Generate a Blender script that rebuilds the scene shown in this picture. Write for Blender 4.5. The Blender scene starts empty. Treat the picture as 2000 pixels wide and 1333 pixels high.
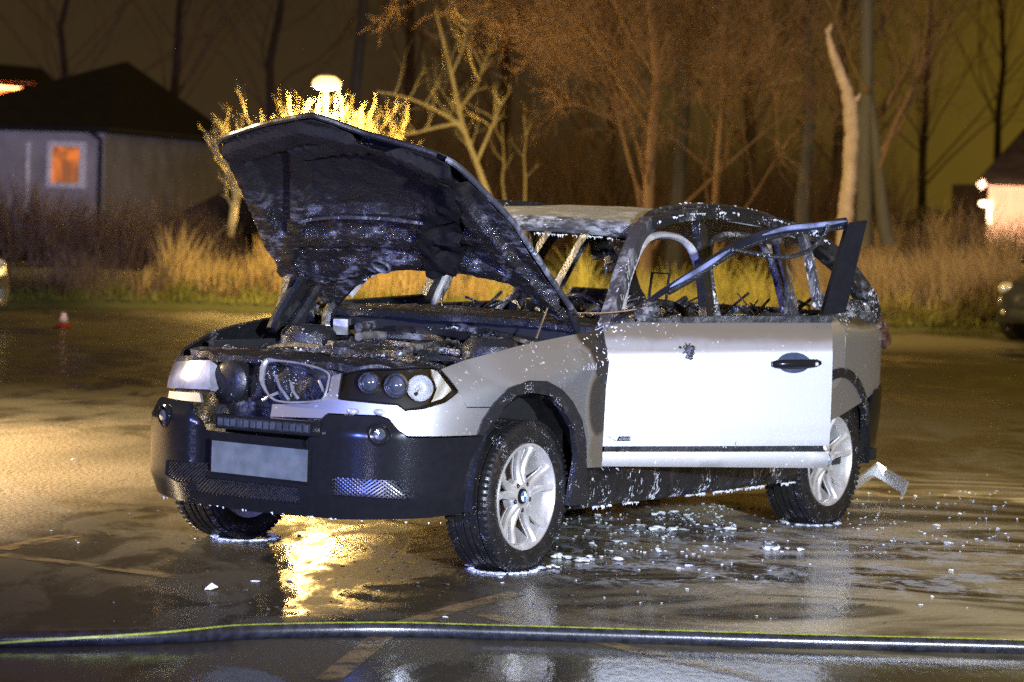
import bpy, math, random
import numpy as np
from mathutils import Vector, Matrix, noise as mnoise
from mathutils.geometry import delaunay_2d_cdt

S = bpy.context.scene
COL = S.collection
R = random.Random(7)
rad = math.radians

# ------------------------------------------------------------------ camera, world, lights, exposure
FPX, CAM_H, PITCH, ROLL = 5750.0, 1.689, -0.05275, 0.036       # focal length in pixels of a 2000 px wide frame
fwd = np.array([0, math.cos(PITCH), math.sin(PITCH)])
upv = np.array([0, -math.sin(PITCH), math.cos(PITCH)])
rgt = np.array([1.0, 0, 0])
CR = math.cos(ROLL) * rgt + math.sin(ROLL) * upv
CU = -math.sin(ROLL) * rgt + math.cos(ROLL) * upv
cd = bpy.data.cameras.new('camera')
cam = bpy.data.objects.new('camera', cd)
COL.objects.link(cam)
cam.matrix_world = Matrix(((CR[0], CU[0], -fwd[0], 0), (CR[1], CU[1], -fwd[1], 0),
                           (CR[2], CU[2], -fwd[2], CAM_H), (0, 0, 0, 1)))
cd.sensor_width = 36
cd.lens = FPX / 2000 * 36
cd.clip_start, cd.clip_end = 0.1, 2000
cd.dof.use_dof = True
cd.dof.focus_distance = 13.2
cd.dof.aperture_fstop = 3.6
S.camera = cam

S.view_settings.view_transform = 'Standard'
S.view_settings.look = 'None'
S.view_settings.exposure = 0.38
S.view_settings.gamma = 1.0
S.render.engine = 'CYCLES'
S.cycles.use_denoising = False          # the photograph is a grainy high-ISO night shot
S.cycles.use_adaptive_sampling = False
S.cycles.max_bounces = 5
S.cycles.diffuse_bounces = 2
S.cycles.glossy_bounces = 3
S.cycles.transparent_max_bounces = 8
S.cycles.sample_clamp_indirect = 4.0
S.cycles.caustics_reflective = False
S.cycles.caustics_refractive = False


def new(nt, typ, **kw):
    n = nt.nodes.new(typ)
    for k, v in kw.items():
        if k in n.bl_rna.properties:
            setattr(n, k, v)
        else:
            n.inputs[k.replace('_', ' ')].default_value = v
    return n


world = bpy.data.worlds.new('World')
S.world = world
world.use_nodes = True
wn = world.node_tree
bgn = wn.nodes['Background']
tc = new(wn, 'ShaderNodeTexCoord')
sep = new(wn, 'ShaderNodeSeparateXYZ')
wn.links.new(tc.outputs['Generated'], sep.inputs[0])
rx = new(wn, 'ShaderNodeMapRange', interpolation_type='SMOOTHSTEP')            # light-polluted night: dull brown to the left, olive glow to the right
rx.inputs['From Min'].default_value = -0.02
rx.inputs['From Max'].default_value = 0.19
wn.links.new(sep.outputs['X'], rx.inputs['Value'])
mixw = new(wn, 'ShaderNodeMix', data_type='RGBA')
mixw.inputs['A'].default_value = (0.030, 0.0185, 0.008, 1)
mixw.inputs['B'].default_value = (0.082, 0.051, 0.006, 1)
wn.links.new(rx.outputs['Result'], mixw.inputs['Factor'])
nzw = new(wn, 'ShaderNodeTexNoise', Scale=9.0, Detail=4.0)
wn.links.new(tc.outputs['Generated'], nzw.inputs['Vector'])
mrw = new(wn, 'ShaderNodeMapRange')
mrw.inputs['To Min'].default_value = 0.55
mrw.inputs['To Max'].default_value = 1.45
wn.links.new(nzw.outputs['Fac'], mrw.inputs['Value'])
mulw = new(wn, 'ShaderNodeMix', data_type='RGBA', blend_type='MULTIPLY')
mulw.inputs['Factor'].default_value = 1.0
wn.links.new(mixw.outputs['Result'], mulw.inputs['A'])
wn.links.new(mrw.outputs['Result'], mulw.inputs['B'])
wn.links.new(mulw.outputs['Result'], bgn.inputs['Color'])
upz = new(wn, 'ShaderNodeMapRange', interpolation_type='SMOOTHSTEP')
upz.inputs['From Min'].default_value = 0.10
upz.inputs['From Max'].default_value = 0.45
upz.inputs['To Min'].default_value = 1.0
upz.inputs['To Max'].default_value = 3.2
wn.links.new(sep.outputs['Z'], upz.inputs['Value'])
wn.links.new(upz.outputs['Result'], bgn.inputs['Strength'])


def lamp(name, typ, loc, energy, color, target=None, **kw):
    l = bpy.data.lights.new(name, typ)
    l.energy = energy
    l.color = color
    for k, v in kw.items():
        setattr(l, k, v)
    o = bpy.data.objects.new(name, l)
    COL.objects.link(o)
    o.location = loc
    if target is not None:
        o.rotation_euler = (Vector(target) - Vector(loc)).to_track_quat('-Z', 'Y').to_euler()
    return o


# the fire engine's floodlight behind and to the right of the camera, its blue beacons to the left, sodium street lamps off the frame, and an added verge fill
lamp('floodlight', 'SPOT', (4.6, -2.2, 3.2), 18500, (0.79, 0.875, 1.0), (0.7, 13.6, 0.7), spot_size=rad(28), spot_blend=0.7, shadow_soft_size=0.22)
lamp('blue_beacon', 'SPOT', (-4.8, 4.2, 1.7), 2800, (0.12, 0.20, 1.0), (-0.9, 13.6, 1.2), spot_size=rad(40), spot_blend=0.8, shadow_soft_size=0.15)
lamp('white_beacon', 'SPOT', (-3.6, 2.5, 1.6), 1600, (0.62, 0.60, 1.0), (-0.9, 13.6, 1.2), spot_size=rad(36), spot_blend=0.8, shadow_soft_size=0.2)
lamp('right_blue_beacon', 'SPOT', (3.4, 1.0, 2.4), 1500, (0.07, 0.22, 1.0), (0.6, 13.6, 1.0), spot_size=rad(26), spot_blend=0.8, shadow_soft_size=0.12)
lamp('violet_beacon', 'SPOT', (-6.0, 6.0, 3.0), 26000, (0.50, 0.46, 1.0), (-13.0, 68.0, 2.0), spot_size=rad(22), spot_blend=0.9, shadow_soft_size=0.3)
lamp('sodium_side', 'SPOT', (-10.5, 17.0, 5.0), 15500, (1.0, 0.77, 0.46), (-3.4, 17.6, 0.0), spot_size=rad(70), spot_blend=1.0, shadow_soft_size=0.15)
lamp('verge_fill', 'SPOT', (-2.0, 31.0, 5.2), 6800, (1.0, 0.68, 0.20), (0.6, 37.5, 0.0), spot_size=rad(92), spot_blend=0.8, shadow_soft_size=0.2)  # added sodium-coloured spot without a post, turned away from the car
lamp('sodium_right', 'SPOT', (14.0, 25.0, 7.0), 5200, (1.0, 0.74, 0.48), (5.0, 46.0, 3.0), spot_size=rad(78), spot_blend=1.0, shadow_soft_size=0.25)

# ------------------------------------------------------------------ pixel -> place helpers
CX, CY, YAW = -0.63569, 13.31067, -2.168618
cyw, syw = math.cos(YAW), math.sin(YAW)
RCAR = np.array([[cyw, -syw, 0], [syw, cyw, 0], [0, 0, 1.0]])
OCAR = np.array([CX, CY, 0.0])
CAMP = np.array([0, 0, CAM_H])


def wray(px, py):
    return fwd + (px - 1000) / FPX * CR - (py - 666.5) / FPX * CU


def at(px, py, D):                     # world point seen at a pixel, at distance D along y
    d = wray(px, py)
    return Vector(CAMP + d * (D / d[1]))


def gnd(px, py, z=0.0):                # world point on the ground
    d = wray(px, py)
    return Vector(CAMP + d * ((z - CAM_H) / d[2]))


CO = RCAR.T @ (CAMP - OCAR)


def cray(px, py):
    return RCAR.T @ wray(px, py)


def onp(px, py, n, c):                 # car-space point on the plane n.p = c
    n = np.array(n, float)
    d = cray(px, py)
    return CO + d * ((c - n @ CO) / (n @ d))


def oy(px, py, y):
    return onp(px, py, (0, 1, 0), y)


def ox(px, py, x):
    return onp(px, py, (1, 0, 0), x)


def oz(px, py, z):
    return onp(px, py, (0, 0, 1), z)


def cproj(p):                          # car-space points -> pixels
    q = np.asarray(p) @ RCAR.T + OCAR - CAMP
    z = q @ fwd
    return np.stack([1000 + FPX * (q @ CR) / z, 666.5 - FPX * (q @ CU) / z], -1)


# ------------------------------------------------------------------ mesh helpers
def tag(o, label=None, cat=None, group=None, kind=None):
    if label: o['label'] = label
    if cat: o['category'] = cat
    if group: o['group'] = group
    if kind: o['kind'] = kind
    return o


def empty(name, loc=(0, 0, 0), rz=0.0, parent=None, rot=None):
    o = bpy.data.objects.new(name, None)
    COL.objects.link(o)
    o.empty_display_size = 0.1
    o.location = loc
    o.rotation_euler = rot if rot else (0, 0, rz)
    if parent: o.parent = parent
    return o


class MB:
    def __init__(s):
        s.v, s.f = [], []

    def add(s, vs, fs):
        b = len(s.v)
        s.v.extend(tuple(map(float, p)) for p in vs)
        s.f.extend([tuple(i + b for i in f) for f in fs])
        return s

    def box(s, c, size, rot=None, taper=1.0):
        sx, sy, sz = [k / 2 for k in size]
        m = rot if rot is not None else Matrix.Identity(3)
        vs = []
        for z in (-1, 1):
            t = taper if z > 0 else 1.0
            for x, y in ((-1, -1), (1, -1), (1, 1), (-1, 1)):
                vs.append(Vector(c) + m @ Vector((x * sx * t, y * sy * t, z * sz)))
        return s.add(vs, [(3, 2, 1, 0), (4, 5, 6, 7), (0, 1, 5, 4), (1, 2, 6, 5), (2, 3, 7, 6), (3, 0, 4, 7)])

    def tube(s, pts, r, n=6, cap=True, flat=1.0, ref=None):
        pts = [Vector(p) for p in pts]
        k = len(pts)
        rs = [float(q) for q in r] if hasattr(r, "__len__") else [float(r)] * k
        vs, fs = [], []
        prev = None
        for i in range(k):
            t = (pts[min(i + 1, k - 1)] - pts[max(i - 1, 0)])
            if t.length < 1e-9: t = Vector((0, 0, 1))
            t.normalize()
            if ref is not None:
                a = Vector(ref)
            elif prev is not None:
                a = prev
            else:
                a = Vector((0, 0, 1)) if abs(t.z) < 0.9 else Vector((1, 0, 0))
            a = a - t * a.dot(t)
            if a.length < 1e-6: a = t.orthogonal()
            a.normalize()
            prev = a
            b = t.cross(a)
            for j in range(n):
                th = 2 * math.pi * (j + 0.5) / n
                vs.append(pts[i] + rs[i] * (math.cos(th) * a * flat + math.sin(th) * b))
        for i in range(k - 1):
            for j in range(n):
                j2 = (j + 1) % n
                fs.append((i * n + j, i * n + j2, (i + 1) * n + j2, (i + 1) * n + j))
        if cap:
            fs.append(tuple(range(n))[::-1])
            fs.append(tuple(range((k - 1) * n, k * n)))
        return s.add(vs, fs)

    def lathe(s, prof, n=48, axis='Y', c=(0, 0, 0), cap=False):     # prof: (radius, along)
        vs, fs = [], []
        for (r_, a) in prof:
            for j in range(n):
                th = 2 * math.pi * j / n
                p = {'Y': (r_ * math.cos(th), a, r_ * math.sin(th)), 'Z': (r_ * math.cos(th), r_ * math.sin(th), a),
                     'X': (a, r_ * math.cos(th), r_ * math.sin(th))}[axis]
                vs.append((p[0] + c[0], p[1] + c[1], p[2] + c[2]))
        k = len(prof)
        for i in range(k - 1):
            for j in range(n):
                j2 = (j + 1) % n
                q = (i * n + j, i * n + j2, (i + 1) * n + j2, (i + 1) * n + j)
                fs.append(q if axis != 'Y' else q[::-1])
        if cap:
            fs.append(tuple(range(n)))
            fs.append(tuple(range((k - 1) * n, k * n))[::-1])
        return s.add(vs, fs)

    def blob(s, c, r, n=6, m=4, sq=(1, 1, 1), jit=0.0, rnd=None):
        vs, fs = [], []
        rnd = rnd or R
        for i in range(m + 1):
            ph = math.pi * i / m
            for j in range(n):
                th = 2 * math.pi * j / n
                k = r * (1 + jit * (rnd.random() - 0.5) * 2) if 0 < i < m else r
                vs.append((c[0] + k * math.sin(ph) * math.cos(th) * sq[0], c[1] + k * math.sin(ph) * math.sin(th) * sq[1],
                           c[2] + k * math.cos(ph) * sq[2]))
        for i in range(m):
            for j in range(n):
                j2 = (j + 1) % n
                fs.append((i * n + j, (i + 1) * n + j, (i + 1) * n + j2, i * n + j2))
        return s.add(vs, fs)

    def quad(s, a, b, c, d):
        return s.add([a, b, c, d], [(0, 1, 2, 3)])

    def build(s, name, mat, parent=None, smooth=True, angle=38):
        me = bpy.data.meshes.new(name)
        me.from_pydata(s.v, [], s.f)
        me.validate()
        if smooth:
            me.polygons.foreach_set('use_smooth', [True] * len(me.polygons))
            me.set_sharp_from_angle(angle=rad(angle))
        me.materials.append(mat)
        o = bpy.data.objects.new(name, me)
        COL.objects.link(o)
        if parent: o.parent = parent
        return o


def inpoly(P, poly):
    x, y = P[:, 0], P[:, 1]
    r = np.zeros(len(P), bool)
    n = len(poly)
    j = n - 1
    for i in range(n):
        xi, yi = poly[i]
        xj, yj = poly[j]
        c = ((yi > y) != (yj > y)) & (x < (xj - xi) * (y - yi) / ((yj - yi) or 1e-12) + xi)
        r ^= c
        j = i
    return r


def dens(poly, res):
    out = []
    n = len(poly)
    for i in range(n):
        a, b = np.array(poly[i], float), np.array(poly[(i + 1) % n], float)
        k = max(1, int(np.linalg.norm(b - a) / res))
        for t in range(k):
            out.append(tuple(a + (b - a) * t / k))
    return out


def panel(mb, outline, fmap, thick=0.012, res=0.035, holes=()):
    """A sheet with thickness: outline in (u,v), mapped through fmap(u,v) -> xyz; back face thick below the front one."""
    rings = [dens(outline, res)] + [dens(h, res) for h in holes]
    pts, edges = [], []
    for r_ in rings:
        b = len(pts)
        pts += r_
        edges += [(b + i, b + (i + 1) % len(r_)) for i in range(len(r_))]
    A = np.array(rings[0])
    mn, mx = A.min(0), A.max(0)
    g = np.array([(x + (0.5 * res if k % 2 else 0), y) for k, y in enumerate(np.arange(mn[1] + res * .5, mx[1], res * .87))
                  for x in np.arange(mn[0] + res * .3, mx[0], res)])
    if len(g):
        ok = inpoly(g, rings[0])
        for h in rings[1:]: ok &= ~inpoly(g, h)
        g = g[ok]
        B = np.array(pts)
        if len(g):
            d = np.sqrt(((g[:, None, :] - B[None]) ** 2).sum(-1)).min(1)
            g = g[d > res * 0.55]
    allp = [Vector((float(p[0]), float(p[1]))) for p in pts] + [Vector((float(p[0]), float(p[1]))) for p in g]
    vo, eo, fo, *_ = delaunay_2d_cdt(allp, edges, [], 1, 1e-6)
    V = np.array([(v[0], v[1]) for v in vo])
    F = []
    cen = np.array([V[list(f)].mean(0) for f in fo])
    ok = inpoly(cen, rings[0])
    for h in rings[1:]: ok &= ~inpoly(cen, h)
    F = [list(f) for f, k in zip(fo, ok) if k]
    h = 1e-3
    top = np.array([fmap(u, v) for u, v in V])
    du = np.array([fmap(u + h, v) for u, v in V]) - top
    dv = np.array([fmap(u, v + h) for u, v in V]) - top
    nn = np.cross(du, dv)
    nn /= np.linalg.norm(nn, axis=1)[:, None] + 1e-12
    n0 = len(V)
    verts = list(map(tuple, top)) + list(map(tuple, top - nn * thick))
    faces = []
    cnt = {}
    for f in F:
        a, b, c = f[:3]
        ar = (V[b][0] - V[a][0]) * (V[c][1] - V[a][1]) - (V[b][1] - V[a][1]) * (V[c][0] - V[a][0])
        if ar < 0: f = f[::-1]
        faces.append(tuple(f))
        faces.append(tuple(i + n0 for i in f[::-1]))
        for i in range(len(f)):
            e = (f[i], f[(i + 1) % len(f)])
            cnt[e] = cnt.get(e, 0) + 1
    for (a, b) in list(cnt):
        if (b, a) not in cnt:
            faces.append((b, a, a + n0, b + n0))
    mb.add(verts, faces)
    return mb


def smoothp(pts, k=6, closed=False):
    P = [np.array(p, float) for p in pts]
    n = len(P)
    out = []
    rng = range(n if closed else n - 1)
    for i in rng:
        p0 = P[(i - 1) % n] if (closed or i > 0) else 2 * P[0] - P[1]
        p1, p2 = P[i], P[(i + 1) % n]
        p3 = P[(i + 2) % n] if (closed or i + 2 < n) else 2 * P[-1] - P[-2]
        for j in range(k):
            t = j / k
            out.append(0.5 * ((2 * p1) + (-p0 + p2) * t + (2 * p0 - 5 * p1 + 4 * p2 - p3) * t * t + (-p0 + 3 * p1 - 3 * p2 + p3) * t ** 3))
    if not closed: out.append(P[-1])
    return out


# ------------------------------------------------------------------ materials
def bsdf_mat(name):
    m = bpy.data.materials.new(name)
    m.use_nodes = True
    return m, m.node_tree, m.node_tree.nodes['Principled BSDF']


def L(nt, a, b):
    nt.links.new(a, b)


def objco(nt, scale=(1, 1, 1), loc=(0, 0, 0), rot=(0, 0, 0)):
    t = new(nt, 'ShaderNodeTexCoord')
    mp = new(nt, 'ShaderNodeMapping')
    mp.inputs['Scale'].default_value = scale
    mp.inputs['Location'].default_value = loc
    mp.inputs['Rotation'].default_value = rot
    L(nt, t.outputs['Object'], mp.inputs['Vector'])
    return mp.outputs['Vector']


def noise(nt, vec, scale, detail=3.0, rough=0.5, dist=0.0):
    n = new(nt, 'ShaderNodeTexNoise', Scale=scale, Detail=detail, Roughness=rough, Distortion=dist)
    L(nt, vec, n.inputs['Vector'])
    return n.outputs['Fac']


def ramp(nt, val, a, b, lo=0.0, hi=1.0, smooth=True):
    n = new(nt, 'ShaderNodeMapRange', interpolation_type='SMOOTHSTEP' if smooth else 'LINEAR')
    n.inputs['From Min'].default_value = a
    n.inputs['From Max'].default_value = b
    n.inputs['To Min'].default_value = lo
    n.inputs['To Max'].default_value = hi
    L(nt, val, n.inputs['Value'])
    return n.outputs['Result']


def mathn(nt, op, a, b=None, clamp=False):
    n = new(nt, 'ShaderNodeMath', operation=op, use_clamp=clamp)
    for i, x in enumerate((a, b)):
        if x is None: continue
        if isinstance(x, (int, float)): n.inputs[i].default_value = x
        else: L(nt, x, n.inputs[i])
    return n.outputs[0]


def mixc(nt, fac, a, b):
    n = new(nt, 'ShaderNodeMix', data_type='RGBA')
    for k, x in (('Factor', fac), ('A', a), ('B', b)):
        if isinstance(x, (int, float)): n.inputs[k].default_value = x
        elif isinstance(x, tuple): n.inputs[k].default_value = (*x, 1)
        else: L(nt, x, n.inputs[k])
    return n.outputs['Result']


def mixf(nt, fac, a, b):
    n = new(nt, 'ShaderNodeMix', data_type='FLOAT')
    for k, x in ((0, fac), (2, a), (3, b)):
        if isinstance(x, (int, float)): n.inputs[k].default_value = x
        else: L(nt, x, n.inputs[k])
    return n.outputs[0]


def bump(nt, p, h, strength=0.3, dist=0.01):
    b = new(nt, 'ShaderNodeBump', Strength=strength, Distance=dist)
    L(nt, h, b.inputs['Height'])
    L(nt, b.outputs['Normal'], p.inputs['Normal'])
    return b


def simple(name, col, rough=0.5, metal=0.0, var=0.25, nscale=20.0, bmp=0.0, coat=0.0, spec=0.5):
    m, nt, p = bsdf_mat(name)
    v = objco(nt)
    f = noise(nt, v, nscale, 4)
    c2 = tuple(max(0, c * (1 - var)) for c in col)
    c3 = tuple(c * (1 + var) for c in col)
    L(nt, mixc(nt, ramp(nt, f, .3, .7), c2, c3), p.inputs['Base Color'])
    p.inputs['Roughness'].default_value = rough
    p.inputs['Metallic'].default_value = metal
    p.inputs['Coat Weight'].default_value = coat
    p.inputs['Specular IOR Level'].default_value = spec
    if bmp: bump(nt, p, noise(nt, v, nscale * 3, 4), bmp)
    return m


def emit(name, col, s):
    m, nt, p = bsdf_mat(name)
    p.inputs['Base Color'].default_value = (0.8, 0.8, 0.8, 1)
    p.inputs['Emission Color'].default_value = (*col, 1)
    p.inputs['Emission Strength'].default_value = s
    return m


def charred(name, base=(0.012, 0.012, 0.013), ash=(0.16, 0.16, 0.17), ashamt=0.5, foam=0.5, rough=(0.22, 0.55), scale=1.0, bmp=0.5, stretch=(1, 1, 1)):
    """Burnt, wet, flaking metal or plastic: black char, grey ash patches, white foam flecks."""
    m, nt, p = bsdf_mat(name)
    v = objco(nt, stretch)
    big = noise(nt, v, 5 * scale, 6, .65, .2)
    mid = noise(nt, v, 22 * scale, 8, .7, .15)
    fine = noise(nt, v, 75 * scale, 5, .65, .15)
    amask = mathn(nt, 'MULTIPLY', ramp(nt, big, .62 - .2 * ashamt, .78 - .2 * ashamt), ramp(nt, mid, .42, .62))
    c = mixc(nt, ramp(nt, noise(nt, v, 9 * scale, 6, .7), .54, .72, 0, .7), base, tuple(b * 2 + w_ for b, w_ in zip(base, (.035, .016, .006))))
    c = mixc(nt, amask, c, ash)
    fsum = mathn(nt, 'ADD', fine, mathn(nt, 'MULTIPLY', ramp(nt, noise(nt, v, 7 * scale, 3), .35, .7), .22))
    fmask = ramp(nt, fsum, .86 - .16 * foam, .90 - .16 * foam)
    c = mixc(nt, fmask, c, (0.62, 0.64, 0.68))
    L(nt, c, p.inputs['Base Color'])
    L(nt, mixf(nt, ramp(nt, mid, .35, .65), rough[0], rough[1]), p.inputs['Roughness'])
    L(nt, mixf(nt, ramp(nt, mid, .35, .65), .7, .12), p.inputs['Specular IOR Level'])
    p.inputs['Coat Weight'].default_value = 0.08
    p.inputs['Coat Roughness'].default_value = 0.12
    h = mathn(nt, 'ADD', mathn(nt, 'MULTIPLY', mid, .7), mathn(nt, 'ADD', mathn(nt, 'MULTIPLY', fine, .35), mathn(nt, 'MULTIPLY', fmask, .25)))
    bump(nt, p, h, bmp, 0.02)
    return m


def paint_mat(name, blobs, zband=None, base=(0.52, 0.52, 0.51), flecks=False):
    """Silver metallic paint with scorch marks or painted dark reflections at given places (x, z, radius_x, radius_z, amount) and white foam spots."""
    m, nt, p = bsdf_mat(name)
    v = objco(nt)
    s = new(nt, 'ShaderNodeSeparateXYZ')
    L(nt, v, s.inputs[0])
    wob = mathn(nt, 'MULTIPLY', mathn(nt, 'SUBTRACT', noise(nt, v, 6, 4, .6), .5), .5)
    tot = None
    for (bx, bz, wx, wz, amt) in blobs:
        dx = mathn(nt, 'DIVIDE', mathn(nt, 'SUBTRACT', s.outputs['X'], bx), wx)
        dz = mathn(nt, 'DIVIDE', mathn(nt, 'SUBTRACT', s.outputs['Z'], bz), wz)
        d = mathn(nt, 'ADD', mathn(nt, 'MULTIPLY', dx, dx), mathn(nt, 'MULTIPLY', dz, dz))
        k = mathn(nt, 'MULTIPLY', ramp(nt, mathn(nt, 'ADD', d, wob), 1.25, .45), amt)
        tot = k if tot is None else mathn(nt, 'MAXIMUM', tot, k)
    if zband:
        k = ramp(nt, mathn(nt, 'ADD', s.outputs['Z'], mathn(nt, 'MULTIPLY', wob, .1)), zband[0], zband[1], 0, zband[2])
        tot = k if tot is None else mathn(nt, 'MAXIMUM', tot, k)
    c = base
    if tot is not None:
        c = mixc(nt, ramp(nt, tot, 0, .55), base, (0.20, 0.165, 0.12))
        c = mixc(nt, ramp(nt, tot, .5, 1.0), c, (0.016, 0.014, 0.013))
    fine = noise(nt, v, 52, 2, .5, .2)
    sp = mathn(nt, 'ADD', fine, mathn(nt, 'MULTIPLY', ramp(nt, noise(nt, v, 5, 2), .4, .7), .12))
    fm = ramp(nt, sp, .745, .775)
    c = mixc(nt, fm, c, (0.85, 0.87, 0.9)) if not isinstance(c, tuple) else mixc(nt, fm, c, (0.85, 0.87, 0.9))
    if flecks:                                # ash flecks and thin dirty runs on the door skin
        fk = mathn(nt, 'ADD', noise(nt, objco(nt, (1, 1, .5)), 46, 2, .5, .3), mathn(nt, 'MULTIPLY', ramp(nt, noise(nt, v, 3.5, 3), .4, .7), .12))
        c = mixc(nt, ramp(nt, fk, .80, .86, 0, .75), c, (0.10, 0.09, 0.09))
        run = noise(nt, objco(nt, (16, 16, .8)), 1.0, 4, .6)
        c = mixc(nt, ramp(nt, run, .56, .78, 0, .28), c, (0.30, 0.29, 0.30))
    L(nt, c, p.inputs['Base Color'])
    if tot is not None:
        L(nt, mixf(nt, tot, .88, 0.0), p.inputs['Metallic'])
        L(nt, mixf(nt, tot, .46, .5), p.inputs['Roughness'])
    else:
        p.inputs['Metallic'].default_value = .88
        p.inputs['Roughness'].default_value = .46
    p.inputs['Coat Weight'].default_value = .8
    p.inputs['Coat Roughness'].default_value = .06
    bump(nt, p, mathn(nt, 'ADD', fm, mathn(nt, 'MULTIPLY', noise(nt, v, 3, 2), .3)), .12, .006)
    return m


M = {}
M['paint_fender'] = paint_mat('scorched silver fender paint with painted reflection', [(-.55, 1.03, .17, .10, 1.0), (-.53, .92, .10, .16, .95), (-.49, .72, .105, .17, .92), (-.50, .52, .09, .12, .7), (.10, 1.0, .6, .05, .35), (-.02, .93, .34, .13, .30)], base=(.39, .41, .42))  # burnt top and smoke; dark rear column paints in a reflected figure
M['paint_door'] = paint_mat('scorched silver door paint with painted reflection', [], zband=(.955, 1.06, .62), base=(0.60, 0.61, 0.64), flecks=True)  # dark top band: scorch plus the shoulder's dark sky reflection painted in
M['paint'] = paint_mat('silver paint', [])
M['paint_nose'] = paint_mat('smoked silver nose paint with painted shade', [(.75, .80, .16, .05, .35)], base=(.40, .40, .395))  # same silver; darker base here and on the fender paints in weaker light
M['paint_quarter'] = paint_mat('scorched quarter paint', [(-3.2, 1.12, .6, .12, .95), (-2.1, 1.09, .55, .09, 1.0)])
M['roof'] = charred('burnt roof metal', (0.26, 0.26, 0.245), (0.44, 0.44, 0.41), .9, .35, (.3, .6), .8, .3)
M['char'] = charred('charred wet metal', foam=.42)
M['char_foam'] = charred('charred metal with foam flecks', foam=.75, ashamt=.6)
M['char_ash'] = charred('ashen burnt metal', (0.02, 0.019, 0.019), (0.22, 0.21, 0.20), 1.1, .8)
M['pipe'] = simple('sooty pale pipe', (0.13, 0.12, 0.115), .35, 0, .5, 12, .1)
M['pillar'] = charred('burnt pillar steel', (0.035, 0.035, 0.04), (0.20, 0.20, 0.21), 1.0, .75, (.25, .5), 1.0, .3, (1, 1, .35))
M['liner'] = charred('sooty liner', (0.008, 0.0075, 0.008), (0.04, 0.04, 0.045), .4, .1, (.35, .6), .7, .3)
M['plastic'] = simple('wet black bumper plastic', (0.009, 0.009, 0.010), .17, 0, .1, 30, .012, 0, .22)
M['plastic_foam'] = charred('sill plastic with foam runs', (0.010, 0.010, 0.011), (0.05, 0.05, 0.05), .3, .85, (.25, .4), 1.0, .25, (1, 1, .4))
M['arch'] = charred('arch plastic with foam', (0.014, 0.014, 0.015), (0.06, 0.06, 0.06), .3, .5, (.25, .4), 2.0, .2)
M['soot'] = simple('matt soot', (0.009, 0.008, 0.0075), .9, 0, .5, 18, .5, 0, .1)
M['black'] = simple('soot black', (0.006, 0.006, 0.006), .7)
M['rubber'] = charred('wet tyre rubber', (0.010, 0.010, 0.010), (0.03, 0.03, 0.03), .3, .45, (.3, .5), 2.4, .15)
M['rim'] = simple('silver alloy', (0.62, 0.60, 0.57), .32, .55, .12, 14, 0, .3)
M['chrome'] = simple('bright satin chrome', (0.72, 0.74, 0.78), .22, .6, .1, 12)
M['satin'] = simple('dull silver trim', (0.32, 0.33, 0.36), .3, .6, .2, 20)
M['white'] = simple('white paint', (0.8, 0.8, 0.8), .4)
M['blue'] = simple('blue enamel', (0.02, 0.16, 0.5), .25)
M['foam'] = simple('white foam', (0.60, 0.62, 0.63), .6, 0, .25, 30, .3)
M['frame_blue'] = simple('scorched dark door frame', (0.010, 0.011, 0.017), .14, 0, .4, 9, .02, 0, .6)
M['grey_frame'] = charred('bare grey aperture steel', (0.32, 0.31, 0.30), (0.5, 0.5, 0.5), .8, .5, (.3, .5), 1.0, .2)
M['rust'] = simple('heat-browned plastic', (0.07, 0.032, 0.018), .4, 0, .5, 25, .3)
M['wire'] = simple('bare wire', (0.35, 0.25, 0.15), .4, .8)
M['milky'] = simple('heat-clouded lamp plastic', (0.24, 0.24, 0.26), .22, 0, .45, 9, .1, .7)
M['plate'] = simple('grey number plate', (0.085, 0.10, 0.105), .5, 0, .2, 14)


def glass_mat(name, tint=(1, 1, 1), rough=.03):
    m = bpy.data.materials.new(name)
    m.use_nodes = True
    nt = m.node_tree
    nt.nodes.remove(nt.nodes['Principled BSDF'])
    fr = new(nt, 'ShaderNodeFresnel', IOR=1.5)
    tr = new(nt, 'ShaderNodeBsdfTransparent')
    tr.inputs[0].default_value = (*tint, 1)
    gl = new(nt, 'ShaderNodeBsdfGlossy', Roughness=rough)
    mx = new(nt, 'ShaderNodeMixShader')
    nz = noise(nt, objco(nt), 40, 2)
    L(nt, mathn(nt, 'ADD', fr.outputs[0], ramp(nt, nz, .7, .75, 0, .05)), mx.inputs[0])
    L(nt, tr.outputs[0], mx.inputs[1])
    L(nt, gl.outputs[0], mx.inputs[2])
    L(nt, mx.outputs[0], nt.nodes['Material Output'].inputs[0])
    return m


M['glass'] = glass_mat('clear lamp cover')
M['lens'] = simple('projector lens', (0.35, 0.42, 0.55), .08, .9, .3, 18)
M['lampring'] = simple('lamp ring chrome', (0.55, 0.56, 0.58), .14, .97, .2, 30)

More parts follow.
